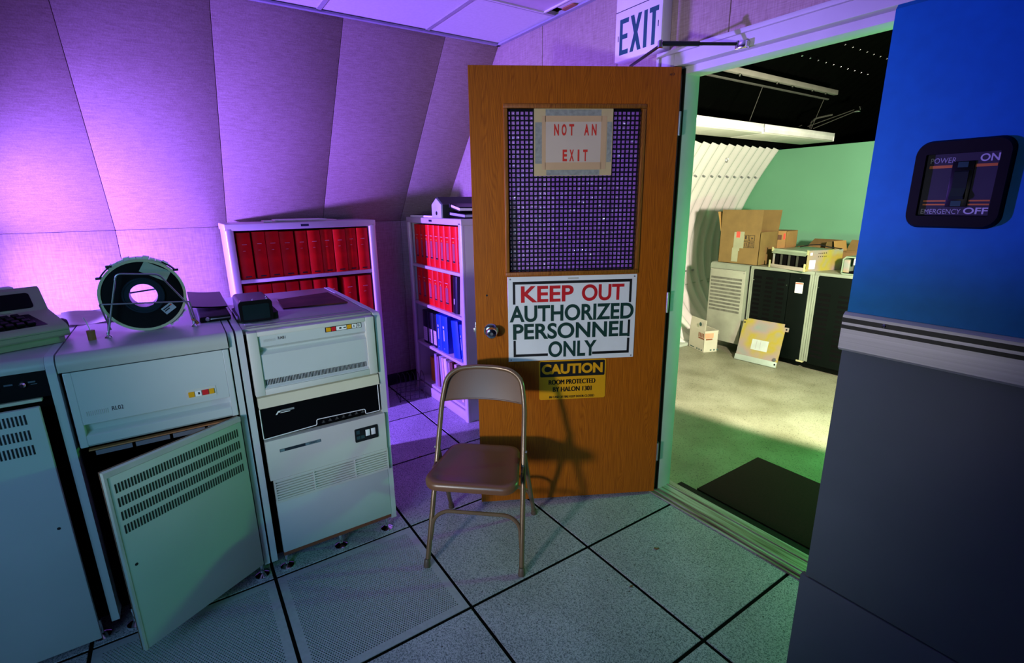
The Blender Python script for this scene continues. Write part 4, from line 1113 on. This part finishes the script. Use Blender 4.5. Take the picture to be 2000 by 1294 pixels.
mags = [(-2.20, -2.12, .2, AMBER, -.0, 'orange triangular folder at the left end of the bottom shelf', .25), (-2.07, -2.03, .262, M('wirebound', (.28, .22, .3), .5), 0, 'wire-bound grey manual on the bottom shelf of the right bookcase', 0),
        (-2.025, -1.995, .25, M('plum_manual', (.3, .14, .18), .5), 0, 'plum coloured manual beside the wire-bound manual on the bottom shelf', 0), (-1.955, -1.935, .265, M('pale_blue_manual', (.5, .55, .7), .6), -.08, 'pale blue thin manual leaning on the bottom shelf', 0),
        (-1.925, -1.895, .262, PINKP, -.08, 'pinkish booklet, first of the pale booklets on the bottom shelf', 0), (-1.885, -1.84, .264, PAPER, -.08, 'thick whitish booklet in the middle of the bottom shelf', 0),
        (-1.83, -1.812, .255, M('grey_booklet', (.4, .36, .42), .6), -.09, 'thin grey booklet right of the thick whitish booklet', 0), (-1.80, -1.785, .25, PINKP, -.09, 'thin pinkish booklet left of the brown book', 0),
        (-1.775, -1.735, .262, M('brown_book', (.16, .05, .03), .5), -.09, 'dark brown book among the pale booklets on the bottom shelf', 0), (-1.70, -1.665, .262, PINKP, -.1, 'pinkish booklet just right of the dark brown book', 0), (-1.62, -1.585, .22, PINKP, -.1, 'short pinkish booklet near the right end of the bottom shelf', 0)]
for a, c, h, m, ln, lab, yy in mags:
    t = binder(QF, a, c, .108, h, m, lab, 'booklets on the bottom shelf', style='none', lean=ln, y=.02 + yy * .1, dep=.22, cat='booklet')

# on top of the bookcases
for k, (x0, x1, d, z, hh, lab) in enumerate(((-.865, -.40, .06, 1.4255, .008, 'lower flat folder of papers on top of the left bookcase'), (-.80, -.47, .05, 1.434, .006, 'upper flat folder of papers on top of the left bookcase'))):
    t = thing('paper_folder', lab, 'folder', T=SF @ Matrix.Translation(((x0 + x1) / 2, d + .12, z)), group='folders on the left bookcase')
    b = B(SF); b.prism([(x0, d), (x1, d + .02), (x1 - .01, d + .25), (x0 + .02, d + .25)], 'z', z, z + hh); b.build('cover', PAPER if k else PINKP, t, 0)
    b = B(SF); b.box(x0 + .002, d - .004, z + .001, x0 + .05, d + .02, z + hh + .004, .003); b.build('folded_corner', PAPER, t)
t = thing('flat_tray', 'flat white folder with dark cover, leftmost on top of the right bookcase', 'folder', T=QF @ Matrix.Translation((-2.15, .15, 1.43)))
b = B(QF); b.box(-2.34, .01, 1.4305, -1.94, .28, 1.444); b.build('pages', PAPER, t, 0)
b = B(QF); b.box(-2.345, .012, 1.4445, -1.94, .285, 1.448); b.build('cover', BLACK, t, 0)
t = thing('house_box', 'small house-shaped box with a pale gable and round hole on the right bookcase', 'birdhouse', T=QF @ Matrix.Translation((-1.84, .17, 1.43)))
b = B(QF); gb = [(-1.918, 1.431), (-1.768, 1.431), (-1.768, 1.521), (-1.843, 1.565), (-1.918, 1.521)]
b.prism([(x, z - .0) for x, z in gb], 'y', .0, .012); b.build('gable', M('gable_grey', (.5, .52, .6), .6), t)
b = B(QF); b.lathe([(.014, 0), (.014, .001), (0, .001)], (-1.843, -.0002, 1.463), (0, -1, 0), 16); b.build('round_hole', BLACK, t)
b = B(QF); b.prism(gb, 'y', .012, .27); b.build('body', M('dark_green_body', (.02, .028, .026), .5), t)
b = B(QF); b.prism([(-1.925, 1.516), (-1.843, 1.566), (-1.761, 1.516), (-1.757, 1.522), (-1.843, 1.574), (-1.929, 1.522)], 'y', .01, .29); b.build('roof', M('roof_dark', (.03, .035, .035), .6), t)
for k, (z, ry, lab) in enumerate(((1.441, .0, 'lower black ring binder lying flat on the right bookcase'), (1.486, -.0, 'upper black ring binder with cream pages lying tilted on the right bookcase'))):
    T = QF @ Matrix.Translation((-1.60, .15, z)) @ Matrix.Rotation(.06 + .05 * k, 4, 'Y') @ Matrix.Rotation(-.2 * k, 4, 'Z')
    t = thing('ring_binder', lab, 'binder', T=T, group='black binders on the right bookcase')
    b = B(T); b.box(-.105, -.13, .0, .12, .13, .003, .001, 1); b.box(-.105, -.13, .027, .12, .13, .03, .001, 1); b.box(-.108, -.13, .0, -.104, .13, .03, .001, 1); b.build('cover', BLKPL, t)
    b = B(T); b.box(-.095, -.122, .006, .115, .122, .022); b.build('pages', PAPER if k else M('page_grey', (.4, .4, .5), .7), t, 0)

# wire rack on the floor between the bookcases
RKM = FR((-2.19, .07, 0), math.radians(78))
t = thing('wire_rack', 'dark wire sorter rack on the floor between the two bookcases', 'rack', T=RKM)
for k in range(6):
    x = -.095 + .038 * k
    b = B(RKM); b.tube(fillet([(x - .012, -.09, .012), (x, -.075, .20), (x, .075, .20), (x - .012, .09, .012)], .05), .0022, 6); b.build('hoop', WIRE, t)
for y, z in ((-.09, .012), (.09, .012), (-.083, .10), (.083, .10), (-.088, .045)):
    b = B(RKM); b.tube([(-.115, y, z), (.105, y, z)], .0024, 6); b.build('rail', WIRE, t)
for x in (-.11, .10):
    b = B(RKM); b.tube([(x, -.09, .012), (x, .09, .012)], .0024, 6); b.build('end_rail', WIRE, t)
    for y in (-.09, .09):
        b = B(RKM); b.lathe([(.004, 0), (.005, .012), (0, .012)], (x, y, 0), (0, 0, 1), 8); b.build('foot', WIRE, t)

# ------------------------------------------------------------ blue cabinet beside the doorway
t = thing('blue_cabinet', 'tall cabinet, blue above and grey below an aluminium band, with a power switch', 'cabinet', (1.43, .26, 0))
b = B(); b.box(.903, .02, .06, 1.96, .52, 1.925, .004); b.build('body', M('cabinet_side_grey', (.1, .11, .14), .5), t)
b = B(); b.prism([(0, 1.258), (0, 1.922), (.008, 1.932), (.03, 1.935), (.5, 1.935), (.5, 1.93), (.02, 1.92), (.02, 1.258)], 'x', .899, 1.965); b.build('blue_panel', BLUEC, t)
b = B(); b.box(.90, 0, .484, 1.965, .02, 1.163, .002); b.build('upper_grey_panel', GREYC, t)
b = B(); b.box(.887, -.002, .05, 1.965, .02, .4805, .002); b.build('lower_grey_panel', GREYC, t)
b = B(); b.prism([(-.004, 1.259), (-.012, 1.252), (-.013, 1.246), (-.0135, 1.168), (-.008, 1.162), (.02, 1.162), (.02, 1.259)], 'x', .896, 1.965); tr = b.build('aluminium_band', ALU, t, 20)
for z0, z1 in ((1.2345, 1.2455), (1.2185, 1.2275)):
    b = B(); b.box(.8955, -.0145, z0, 1.965, -.008, z1); b.build('black_stripe', BLACK, tr, 0)
b = B(); b.lathe([(.0045, 0), (.003, .002), (0, .002)], (.985, -.0145, 1.24), (0, -1, 0), 10); b.build('band_screw', CHROME, tr)
b = B()
for x in (.93, 1.93):
    for y in (.06, .46): b.lathe([(.02, 0), (.02, .06), (0, .06)], (x, y, 0), (0, 0, 1), 12)
b.build('feet', BLACK, t)
b = B(); O = rrect(.984, 1.467, 1.143, 1.645, .026, 6); I = rrect(1.006, 1.4925, 1.1235, 1.617, .002, 6)
n = len(O); V = [(x, -.001, z) for x, z in O] + [(x + (.004 if x < 1.06 else -.004), -.016, z + (.004 if z < 1.55 else -.004)) for x, z in O] + [(x, -.016, z) for x, z in I] + [(x, -.004, z) for x, z in I]
Fc = []
for L in range(3):
    for k in range(n): Fc.append((L * n + k, L * n + (k + 1) % n, (L + 1) * n + (k + 1) % n, (L + 1) * n + k))
b.add(V, Fc); sw = b.build('switch_bezel', M('bezel_black', (.004, .004, .006), .6, spec=.15), t, 50)
b = B(); b.box(1.005, -.0045, 1.4915, 1.125, -.002, 1.618); b.build('switch_face', SCREEN, sw, 0)
pieces('orange_line', ORANGE, sw, Matrix(), [(x0, -.0052, z0, x1, -.0045, z1) for x0, x1, z0, z1 in ((1.012, 1.05, 1.589, 1.5945), (1.087, 1.12, 1.589, 1.5945), (1.012, 1.05, 1.5215, 1.5245), (1.087, 1.12, 1.5215, 1.5245), (1.012, 1.05, 1.514, 1.517), (1.087, 1.12, 1.514, 1.517))])
b = B(); b.text('POWER', 1.0125, 1.599, 1.055, 1.6095, (0, -.0046, 0)); b.build('thin_lettering', GREYTX, sw, 0); b = B(); b.text('EMERGENCY', 1.011, 1.4965, 1.078, 1.5065, (0, -.0046, 0)); b.build('thin_lettering', GREYTX, sw, 0)
b = B(); b.text('ON', 1.092, 1.599, 1.121, 1.6135, (0, -.0046, 0), weight=.02); b.build('bold_lettering', M('print_pale', (.6, .63, .7), .5), sw, 0); b = B(); b.text('OFF', 1.082, 1.4965, 1.120, 1.5095, (0, -.0046, 0), weight=.02); b.build('bold_lettering', M('print_pale', (.6, .63, .7), .5), sw, 0)
b = B(); b.box(1.0505, -.008, 1.511, 1.086, -.004, 1.601, .001); rk = b.build('rocker_housing', BLKPL, sw)
b = B(); b.box(1.060, -.0095, 1.589, 1.0765, -.0078, 1.5995); b.box(1.060, -.0095, 1.5125, 1.0765, -.0078, 1.523); b.build('lamp_lens', M('lens_green', (.03, .09, .09), .2), rk, 0)
b = B(); b.prism([(-.008, 1.583), (-.012, 1.58), (-.010, 1.548), (-.018, 1.532), (-.016, 1.526), (-.008, 1.526)], 'x', 1.057, 1.080); b.build('rocker', M('rocker_gloss', (.02, .03, .03), .12), rk, 20)

# ------------------------------------------------------------ things in the tunnel room
b = B(); b.box(-.05, .87, ZF, .86, 1.483, ZF + .010, .003); o = b.build('doormat', MATM, None); tag(o, 'dark brown doormat on the floor just beyond the doorway', 'doormat')
NF = FR((0, 3.40, 0), 0)
CT = .885
t = thing('beige_cabinet', 'beige cabinet with horizontal vents, leftmost in the row beyond the doorway', 'cabinet', (-1.58, 3.7, ZF))
b = B(NF); corner_panel(b, -1.805, -1.375, .75, .05, CT, .03); b.build('body', RACKG, t)
b = B(NF); b.box(-1.795, -.012, .05, -1.395, .002, CT - .062, .004); dd = b.build('door', M('beige_door', (.32, .33, .25), .45), t)
for k in range(10):
    z = .376 + .0378 * k
    b = B(NF); b.box(-1.778, -.014, z, -1.424, -.0118, z + .022); b.build('vent', M('vent_grey', (.13, .13, .1), .6, var=.35, scale=25), dd, 0)
b = B(NF); b.box(-1.785, -.0125, CT - .066, -1.40, -.0118, CT - .0635); b.build('seam', BLACK, dd, 0)
for x in (-1.785, -1.41):
    b = B(NF); b.lathe([(.006, 0), (.004, .003), (0, .003)], (x, -.012, .80), (0, -1, 0), 8); b.build('screw', STEEL, dd)
b = B(NF)
for x in (-1.76, -1.42):
    for y in (.05, .7): b.lathe([(.03, 0), (.02, .01), (.015, .1), (0, .1)], (x, y, ZF), (0, 0, 1), 10)
b.build('feet', BLACK, t)
def black_rack(x0, x1, label, door_x, labelled):
    t = thing('equipment_rack', label, 'rack', ((x0 + x1) / 2, 3.7, ZF), group='black racks beyond the doorway')
    b = B(NF); b.box(x0 + .01, .02, .02, x1 - .01, .75, CT - .03); b.build('body', VOID, t, 0)
    b = B(NF); b.box(x0, -.004, CT - .03, x1, .75, CT, .006); b.build('top', RACKG, t)
    for xx in (x0, x1 - .035):
        b = B(NF); b.box(xx, -.004, .045, xx + .016, .03, CT - .028, .003); b.box(xx + .018, -.004, .045, xx + .035, .03, CT - .028, .003); b.build('post', RACKG, t)
    b = B(NF); b.box(x0 + .036, -.006, .03, door_x - .006, .012, CT - .034, .002); dl = b.build('vented_door', M('rack_black_green', (.002, .004, .003), .5, spec=.08), t)
    nrow = 16 if labelled else 14
    w = (door_x - x0 - .05) / 3
    for c in range(3):
        for r_ in range(nrow):
            z = .10 + .0445 * r_; xx = x0 + .052 + c * w
            if z > CT - .06: continue
            b = B(NF); b.box(xx, -.0066, z, xx + w * .62, -.0058, z + .024); b.build('slot', VOID, dl, 0)
    for x, z in ((x0 + .045, CT - .135), (door_x - .02, CT - .15)):
        b = B(NF); b.lathe([(.006, 0), (.005, .003), (0, .003)], (x, -.006, z), (0, -1, 0), 8); b.build('latch', CHROME, dl)
    if labelled:
        b = B(NF); b.box(door_x, -.006, .03, x1 - .036, .012, CT - .034, .002); pr = b.build('plain_panel', M('rack_black_green', (.002, .004, .003), .5, spec=.08), t)
        b = B(NF); b.box(-.895, -.0075, .675, -.825, -.006, .775); lb = b.build('white_label', PAPER, pr, 0)
        b = B(NF); b.box(-.893, -.0082, .758, -.827, -.0074, .772); b.build('label_header', M('label_red', (.5, .15, .1), .6), lb, 0)
        b = B(NF)
        for k in range(7): b.box(-.885, -.008, .69 + .009 * k, -.84 + .01 * math.sin(k * 2), -.0074, .692 + .009 * k)
        b.build('label_print', M('label_grey', (.35, .3, .32), .7), lb, 0)
        b = B(NF); b.lathe([(.006, 0), (.005, .003), (0, .003)], (-.858, -.006, .815), (0, -1, 0), 8); b.build('screw', CHROME, pr)
        b = B(NF); b.box(-.80, -.01, .028, -.74, .02, .044); b.build('foot_bracket', M('bracket_yellow', (.4, .38, .2), .5), t, 0)
    return t
black_rack(-1.348, -.742, 'black vented rack with a white label on its right panel, beyond the doorway', -.953, True)
black_rack(-.738, -.13, 'black rack at right end of the row beyond the doorway, partly behind the blue cabinet', -.18, False)

def carton(name, label, T, w, d, h, m, flaps, inside=CARDIN, group=None, cat='box'):
    """open cardboard box; flaps: list of (side, length, angle from vertical)"""
    t = thing(name, label, cat, T=T, group=group); k = .004
    b = B(T)
    b.box(-w / 2, 0, 0, w / 2, k, h); b.box(-w / 2, d - k, 0, w / 2, d, h); b.box(-w / 2, 0, 0, -w / 2 + k, d, h); b.box(w / 2 - k, 0, 0, w / 2, d, h); b.box(-w / 2, 0, 0, w / 2, d, k)
    b.build('carton_body', m, t, 0)
    for side, L, ang in flaps:
        b = B(T)
        if side in 'fb':
            y = 0 if side == 'f' else d; s_ = -1 if side == 'f' else 1
            Tf = Matrix.Translation((0, y, h)) @ Matrix.Rotation(-s_ * ang, 4, 'X'); b.box(-w / 2, 0 if s_ < 0 else -k, 0, w / 2, k if s_ < 0 else 0, L, 0, 2, Tf)
        else:
            x = -w / 2 if side == 'l' else w / 2; s_ = -1 if side == 'l' else 1
            Tf = Matrix.Translation((x, 0, h)) @ Matrix.Rotation(s_ * ang, 4, 'Y'); b.box(0 if s_ < 0 else -k, 0, 0, k if s_ < 0 else 0, d, L, 0, 2, Tf)
        b.build('flap', m if side != 'l' else inside, t, 0)
    return t


T = FR((-1.525, 3.43, CT), math.radians(0))
t = carton('cardboard_box', 'big brown cardboard box with raised flaps on the beige cabinet', T, .44, .32, .325, CARD, [('f', .215, math.radians(-2)), ('b', .21, math.radians(8)), ('l', .20, math.radians(14))], group=None)
b = B(T); b.box(.05, -.0012, .16, .0, -.0002, .325); b.box(-.07, -.0012, .02, .0, -.0004, .16); b.box(-.06, -.0013, .13, .01, -.0003, .32); b.build('packing_tape', M('tape_grey_green', (.32, .33, .2), .35), t, 0)
b = B(T); b.box(-.035, -.002, .265, .005, -.0012, .325); b.build('red_label', PINKL, t, 0)
b = B(T)
for i in range(2):
    for j in range(2):
        x0, z0 = .045 + .062 * i, .17 + .065 * j
        for q in ((x0, z0, x0 + .056, z0 + .004), (x0, z0 + .055, x0 + .056, z0 + .059), (x0, z0, x0 + .004, z0 + .059), (x0 + .052, z0, x0 + .056, z0 + .059)): b.box(q[0], -.001, q[1], q[2], -.0002, q[3])
b.box(.062, -.001, .252, .076, -.0002, .286); b.box(.126, -.001, .262, .146, -.0002, .270); b.box(.132, -.001, .245, .136, -.0002, .262); b.box(.062, -.001, .18, .068, -.0002, .215); b.box(.078, -.001, .18, .084, -.0002, .215)
for k in range(9): b.box(.115 + .014 * (k % 3), -.001, .18 + .014 * (k // 3), .122 + .014 * (k % 3), -.0002, .187 + .014 * (k // 3))
b.build('handling_marks', BLACK, t, 0)
T = FR((-1.42, 3.80, CT), math.radians(3))
t = carton('cardboard_box', 'closed brown carton with a red sticker, just right of the big open box', T, .34, .24, .325, M('cardboard_light', (.36, .2, .06), .8, var=.1), [('f', .12, math.radians(90.5) * -1), ('b', .12, math.radians(90.5) * -1)])
b = B(T); b.box(.085, -.0012, .235, .125, -.0002, .285); b.build('stencil', M('stencil', (.12, .06, .03), .7), t, 0)
b = B(T); b.box(.142, -.0012, .24, .16, -.0002, .30); b.build('red_sticker', PINKL, t, 0)

T = FR((-1.06, 3.94, CT), math.radians(-4))
carton('cardboard_box', 'low open cardboard box behind the metal card cage on the black rack', T, .28, .20, .17, CARD, [('b', .12, math.radians(60)), ('r', .06, math.radians(10))])
T = FR((-.70, 3.93, CT), math.radians(-6))
carton('cardboard_box', 'smaller open cardboard box with angled flaps, rightmost on the racks', T, .28, .20, .14, CARD, [('l', .10, math.radians(12)), ('b', .12, math.radians(35)), ('r', .1, math.radians(70))])

# base corners measured on the floor: (-1.908,3.277) (-1.657,3.185) (-1.602,3.387)
ex = Vector((.251, -.092, 0)).normalized(); ey = Vector((-ex.y, ex.x, 0))
T = Matrix(((ex.x, ey.x, 0, -1.755), (ex.y, ey.y, 0, 3.185), (0, 0, 1, ZF), (0, 0, 0, 1)))
t = carton('white_carton', 'small white carton with one flap up on the floor before the beige cabinet', T, .267, .165, .235, WBOX, [('f', .115, math.radians(-6)), ('b', .04, math.radians(172)), ('l', .1, math.radians(-150))], inside=WBOX)
b = B(T)
for k in range(4): b.box(.03 + .026 * k, -.001, .16, .046 + .026 * k, -.0002, .205)
b.box(.03, -.001, .14, .132, -.0002, .155); b.box(.1335, .02, .135, .1345, .10, .15); b.build('brown_print', M('carton_brown', (.25, .08, .03), .7), t, 0)
b = B(T); b.box(.1335, .005, .155, .1343, .11, .21); b.build('orange_print', M('carton_orange', (.7, .35, .2), .7), t, 0)
b = B(T); b.box(-.11, -.001, .015, -.03, -.0002, .025)
for k in range(3): b.box(.01 + .04 * k, -.001, .012, .03 + .04 * k, -.0002, .028); b.box(.1335, .08 + .04 * k, .015, .1343, .1 + .04 * k, .03)
b.lathe([(.022, 0), (.022, .0006), (.018, .0006), (.018, .0)], (.07, -.0135, .30), (0, -1, 0), 16)
b.build('green_print', M('carton_green', (.05, .12, .1), .7), t, 0)

# chassis leaning and lying about
px_ = Vector((.41, .0, 0))
th = math.radians(16)
T = Matrix.Translation((-1.115, 3.245, ZF)) @ Matrix.Rotation(math.radians(5), 4, 'Z') @ Matrix.Rotation(-th, 4, 'X')
t = thing('metal_plate', 'yellowish metal chassis plate leaning against the black rack', 'metal plate', T=T)
b = B(T); b.prism([(-.205, .0), (.205, 0), (.205, .36), (.235, .36), (.235, .40), (.19, .40), (.19, .43), (-.175, .43), (-.175, .41), (-.205, .41)], 'y', 0, .004); b.build('plate', CHROMATE, t, 0)
b = B(T); b.box(-.205, -.018, .0, .205, 0, .055, .002); b.build('folded_lip', M('lip_greenish', (.42, .5, .42), .4, .3), t)
b = B(T); b.box(-.075, -.0012, .13, .085, 0, .235); lb = b.build('paper_label', M('plate_label', (.45, .5, .45), .6), t, 0)
b = B(T); b.box(-.03, -.0016, .14, -.027, -.0011, .225); b.box(.01, -.0016, .14, .012, -.0011, .225); b.build('label_lines', M('label_grey', (.35, .3, .32), .7), lb, 0)
b = B(T); b.lathe([(.018, 0), (.018, .01), (.012, .02), (0, .02)], (.175, 0, .075), (0, -1, 0), 10); b.build('fitting', STEEL, t)
b = B(T)
for x, z in ((.215, .38), (-.19, .385), (.192, .03)): b.lathe([(.009, 0), (.009, .001), (0, .001)], (x, -.0185 if z < .05 else 0, z), (0, -1, 0), 8)
b.build('holes', BLACK, t, 0)

# card cage: open-fronted chassis turned to show its right side
A_ = Vector((-1.15, 3.46, 0)); 
T = Matrix.Translation((-.985, 3.40, CT)) @ Matrix.Rotation(math.radians(-16), 4, 'Z')
t = thing('card_cage', 'yellow-plated metal card cage with an empty black front on the black racks', 'chassis', T=T)
CW, CD, CH = .38, .42, .18
b = B(T); b.box(-CW / 2 + .004, .02, .018, CW / 2 - .004, CD - .004, CH - .022); b.build('interior', VOID, t, 0)
b = B(T); b.box(-CW / 2, 0, CH - .02, CW / 2, CD, CH, .002); b.prism([(-.0, CH - .022), (-.022, CH - .042), (-.024, CH - .038), (0, CH - .016)], 'x', -CW / 2, CW / 2); b.build('top_plate', M('plate_greenish', (.33, .42, .28), .35, .35), t)
b = B(T); b.box(-CW / 2, -.022, .0, CW / 2, CD, .02, .002); b.box(-CW / 2, -.022, .02, CW / 2, -.014, .034); b.build('bottom_plate', M('plate_pinkish', (.42, .38, .3), .35, .35), t)
b = B(T); b.box(CW / 2, 0, .0, CW / 2 + .003, CD, CH + .008); sp = b.build('side_plate', CHROMATE, t, 0)
b = B(T); b.box(CW / 2 + .003, .03, .02, CW / 2 + .0042, .10, .10); b.box(CW / 2 + .003, .03, .145, CW / 2 + .0042, .055, .168); b.build('white_sticker', WHITE, sp, 0)
b = B(T)
for k in range(10): b.lathe([(.005, 0), (.005, .001), (0, .001)], (CW / 2 + .003, .13 + .022 * (k % 5), .13 + .03 * (k // 5)), (1, 0, 0), 6)
b.build('vent_holes', BLACK, sp, 0)
b = B(T); b.box(-CW / 2 - .003, 0, 0, -CW / 2, CD, CH); b.build('left_plate', CHROMATE, t, 0)
for x in (-CW / 2 - .022, CW / 2 - .004):
    b = B(T); b.box(x, -.024, -.0, x + .018, -.020, .07); b.box(x, -.004, CH - .03, x + .018, 0, CH + .012); b.build('rack_ear', M('ear_yellow', (.55, .55, .25), .4, .3), t)
for k in range(3):
    b = B(T); b.box(-.10 + .09 * k, -.004, .02, -.097 + .09 * k, .02, CH - .03); b.build('card_guide', M('guide_dark', (.04, .04, .03), .5), t, 0)
b = B(); b.tube([(-1.00, 3.60, CT + .195), (-.93, 3.62, CT + .215), (-.85, 3.64, CT + .225), (-.77, 3.66, CT + .205), (-.70, 3.68, CT + .197), (-.66, 3.66, CT + .196)], .005, 8); o = b.build('black_cable', RUBBER, None); tag(o, 'black cable looping over the top of the metal card cage', 'cable')

T = Matrix.Translation((-.38, 3.42, CT)) @ Matrix.Rotation(math.radians(-3), 4, 'Z')
t = thing('small_chassis', 'small open metal chassis beside the blue cabinet edge, right of the card cage', 'chassis', T=T)
b = B(T); b.box(-.16, 0, .01, .2, .3, .015); b.box(-.16, .28, .01, .2, .3, .14); b.build('rear_box', VOID, t, 0)
b = B(T); b.prism([(-.165, .012), (-.155, 0), (.2, 0), (.2, .01), (-.15, .01), (-.155, .016), (-.155, .125), (-.135, .145), (.2, .145), (.2, .155), (-.14, .155), (-.165, .13)], 'y', 0, .3); b.build('shell', M('plate_greenish', (.33, .42, .28), .35, .35), t, 0)
b = B(T); b.box(-.152, .004, .018, -.105, .012, .125, .002); b.build('chromate_panel', CHROMATE, t)
b = B(T); b.box(-.03, .002, .012, -.012, .02, .145); b.box(-.004, .002, .012, .004, .02, .145); b.build('divider', M('ear_yellow', (.55, .55, .25), .4, .3), t)
b = B(T)
for x in (-.075, .02): b.lathe([(.012, 0), (.012, .055), (0, .055)], (x, .03, .085), (0, 0, 1), 10)
b.build('capacitor', WHITE, t)

# hanging light troughs, their hangers and the strut channel above
for k, (y0, y1, lab) in enumerate(((1.85, 3.10, 'near white hanging light trough over the tunnel room'), (3.115, 4.40, 'far white hanging light trough over the tunnel room'))):
    t = thing('light_trough', lab, 'light fixture', (-1.36, (y0 + y1) / 2, 2.085), group='hanging light troughs')
    b = B(); b.box(-1.202, y0, 2.10, -1.20, y1, 2.166); b.box(-1.212, y0, 2.135, -1.196, y1, 2.167, .003); b.box(-1.53, y0, 2.10, -1.528, y1, 2.166); b.box(-1.53, y0, 2.16, -1.20, y1, 2.166); b.build('housing', M('trough_white', (.8, .77, .74), .4), t)
    b = B(); b.box(-1.525, y0 + .005, 2.088, -1.205, y1 - .005, 2.101, .003); b.build('lens', M('trough_lens', (.5, .5, .42), .5), t)
    b = B(); b.box(-1.53, y0, 2.09, -1.2, y0 + .004, 2.166); b.box(-1.53, y1 - .004, 2.09, -1.197, y1, 2.168); b.build('end_cap', WHITE, t, 0)
t = thing('strut_channel', 'pale steel strut channel high above the light troughs', 'channel', (-1.17, 3.2, 2.5))
b = B(); b.box(-1.19, 2.0, 2.505, -1.15, 4.25, 2.545, .003); b.build('channel', M('strut_grey', (.2, .19, .16), .6), t)
b = B(); b.box(-1.20, 2.2, 2.455, -1.18, 4.15, 2.465); b.build('cable_run', M('run_dark', (.06, .06, .05), .6), t, 0)
for y in (2.6, 3.15, 3.4, 3.75, 4.0):
    b = B(); b.lathe([(.01, 0), (.01, .015), (0, .015)], (-1.15, y, 2.485), (1, 0, 0), 8); b.build('bolt', CHROME, t)
for y, lab in ((3.02, 'thin hanger rod holding the near light trough'), (4.10, 'thin hanger rod holding the far light trough')):
    b = B(); b.tube([(-1.30, y, 2.166), (-1.22, y + .03, 2.46)], .003, 6); o = b.build('hanger_rod', M('rod_grey', (.05, .05, .04), .6, spec=.2), None); tag(o, lab, 'rod', 'hanger rods')
t = thing('conduit_elbow', 'bent cable conduit rising from the far light trough', 'conduit', (-1.33, 4.2, 2.166))
b = B(); b.tube(fillet([(-1.33, 4.15, 2.169), (-1.33, 4.17, 2.30), (-1.20, 4.30, 2.335)], .06), .009, 8); b.build('pipe', M('rod_grey', (.05, .05, .04), .6, spec=.2), t)
b = B(); b.tube([(-1.30, 4.05, 2.22), (-1.06, 4.42, 2.37)], .004, 6); b.tube([(-1.27, 4.1, 2.20), (-1.04, 4.42, 2.355)], .004, 6); b.tube([(-1.42, 3.9, 2.17), (-1.36, 4.05, 2.24)], .004, 6); b.build('brace', M('rod_grey', (.05, .05, .04), .6, spec=.2), t)
b = B(); b.box(-1.06, 4.40, 2.345, -1.0, 4.46, 2.36, .002); b.box(-1.02, 4.42, 2.35, -1.0, 4.46, 2.395, .002); b.build('clip', CHROME, t)
for k, (z0, dz) in enumerate(((.48, .0), (.435, .0), (.39, 0), (.30, .0), (.255, 0))):
    b = B(); b.tube([(-2.485 + .07 * (z0 - .48) , 2.9, z0 - .05), (-2.485 + .07 * (z0 - .48), 4.4, z0 + .05)], .008, 8); o = b.build('conduit_pipe', M('conduit_grey_green', (.55, .58, .5), .35, .4), None)
    tag(o, f'thin horizontal conduit, {ORD[k]} from the top, low on the corrugated wall', 'conduit', 'conduits on the corrugated wall')

# litter on the floor
def leaf(loc, s, rz, lab):
    T = Matrix.Translation(loc) @ Matrix.Rotation(rz, 4, 'Z')
    b = B(T); V = []; n = 8
    for k in range(n): a = 2 * PI * k / n; r = s * (.6 + .5 * abs(math.sin(a * 1.5 + rz))); V.append((r * math.cos(a), r * .5 * math.sin(a), .002 + .004 * (k % 2)))
    V2 = [(x, y, z - .0015) for x, y, z in V]
    b.add(V + V2, [tuple(range(n)), tuple(range(2 * n - 1, n - 1, -1))] + [(k, k + n, (k + 1) % n + n, (k + 1) % n) for k in range(n)])
    o = b.build('dry_leaf', LEAFM, None, 0); tag(o, lab, 'leaf', 'litter on the floor')
leaf((.19, .245, 0), .013, .9, 'brown dry leaf scrap on the tile before the doorway')
leaf((.285, -.02, 0), .009, 1.4, 'tiny brown crumb on the front floor tile nearest the viewer')
leaf((-1.22, -.29, 0), .010, .4, 'small dark scrap on the floor behind the folding chair')
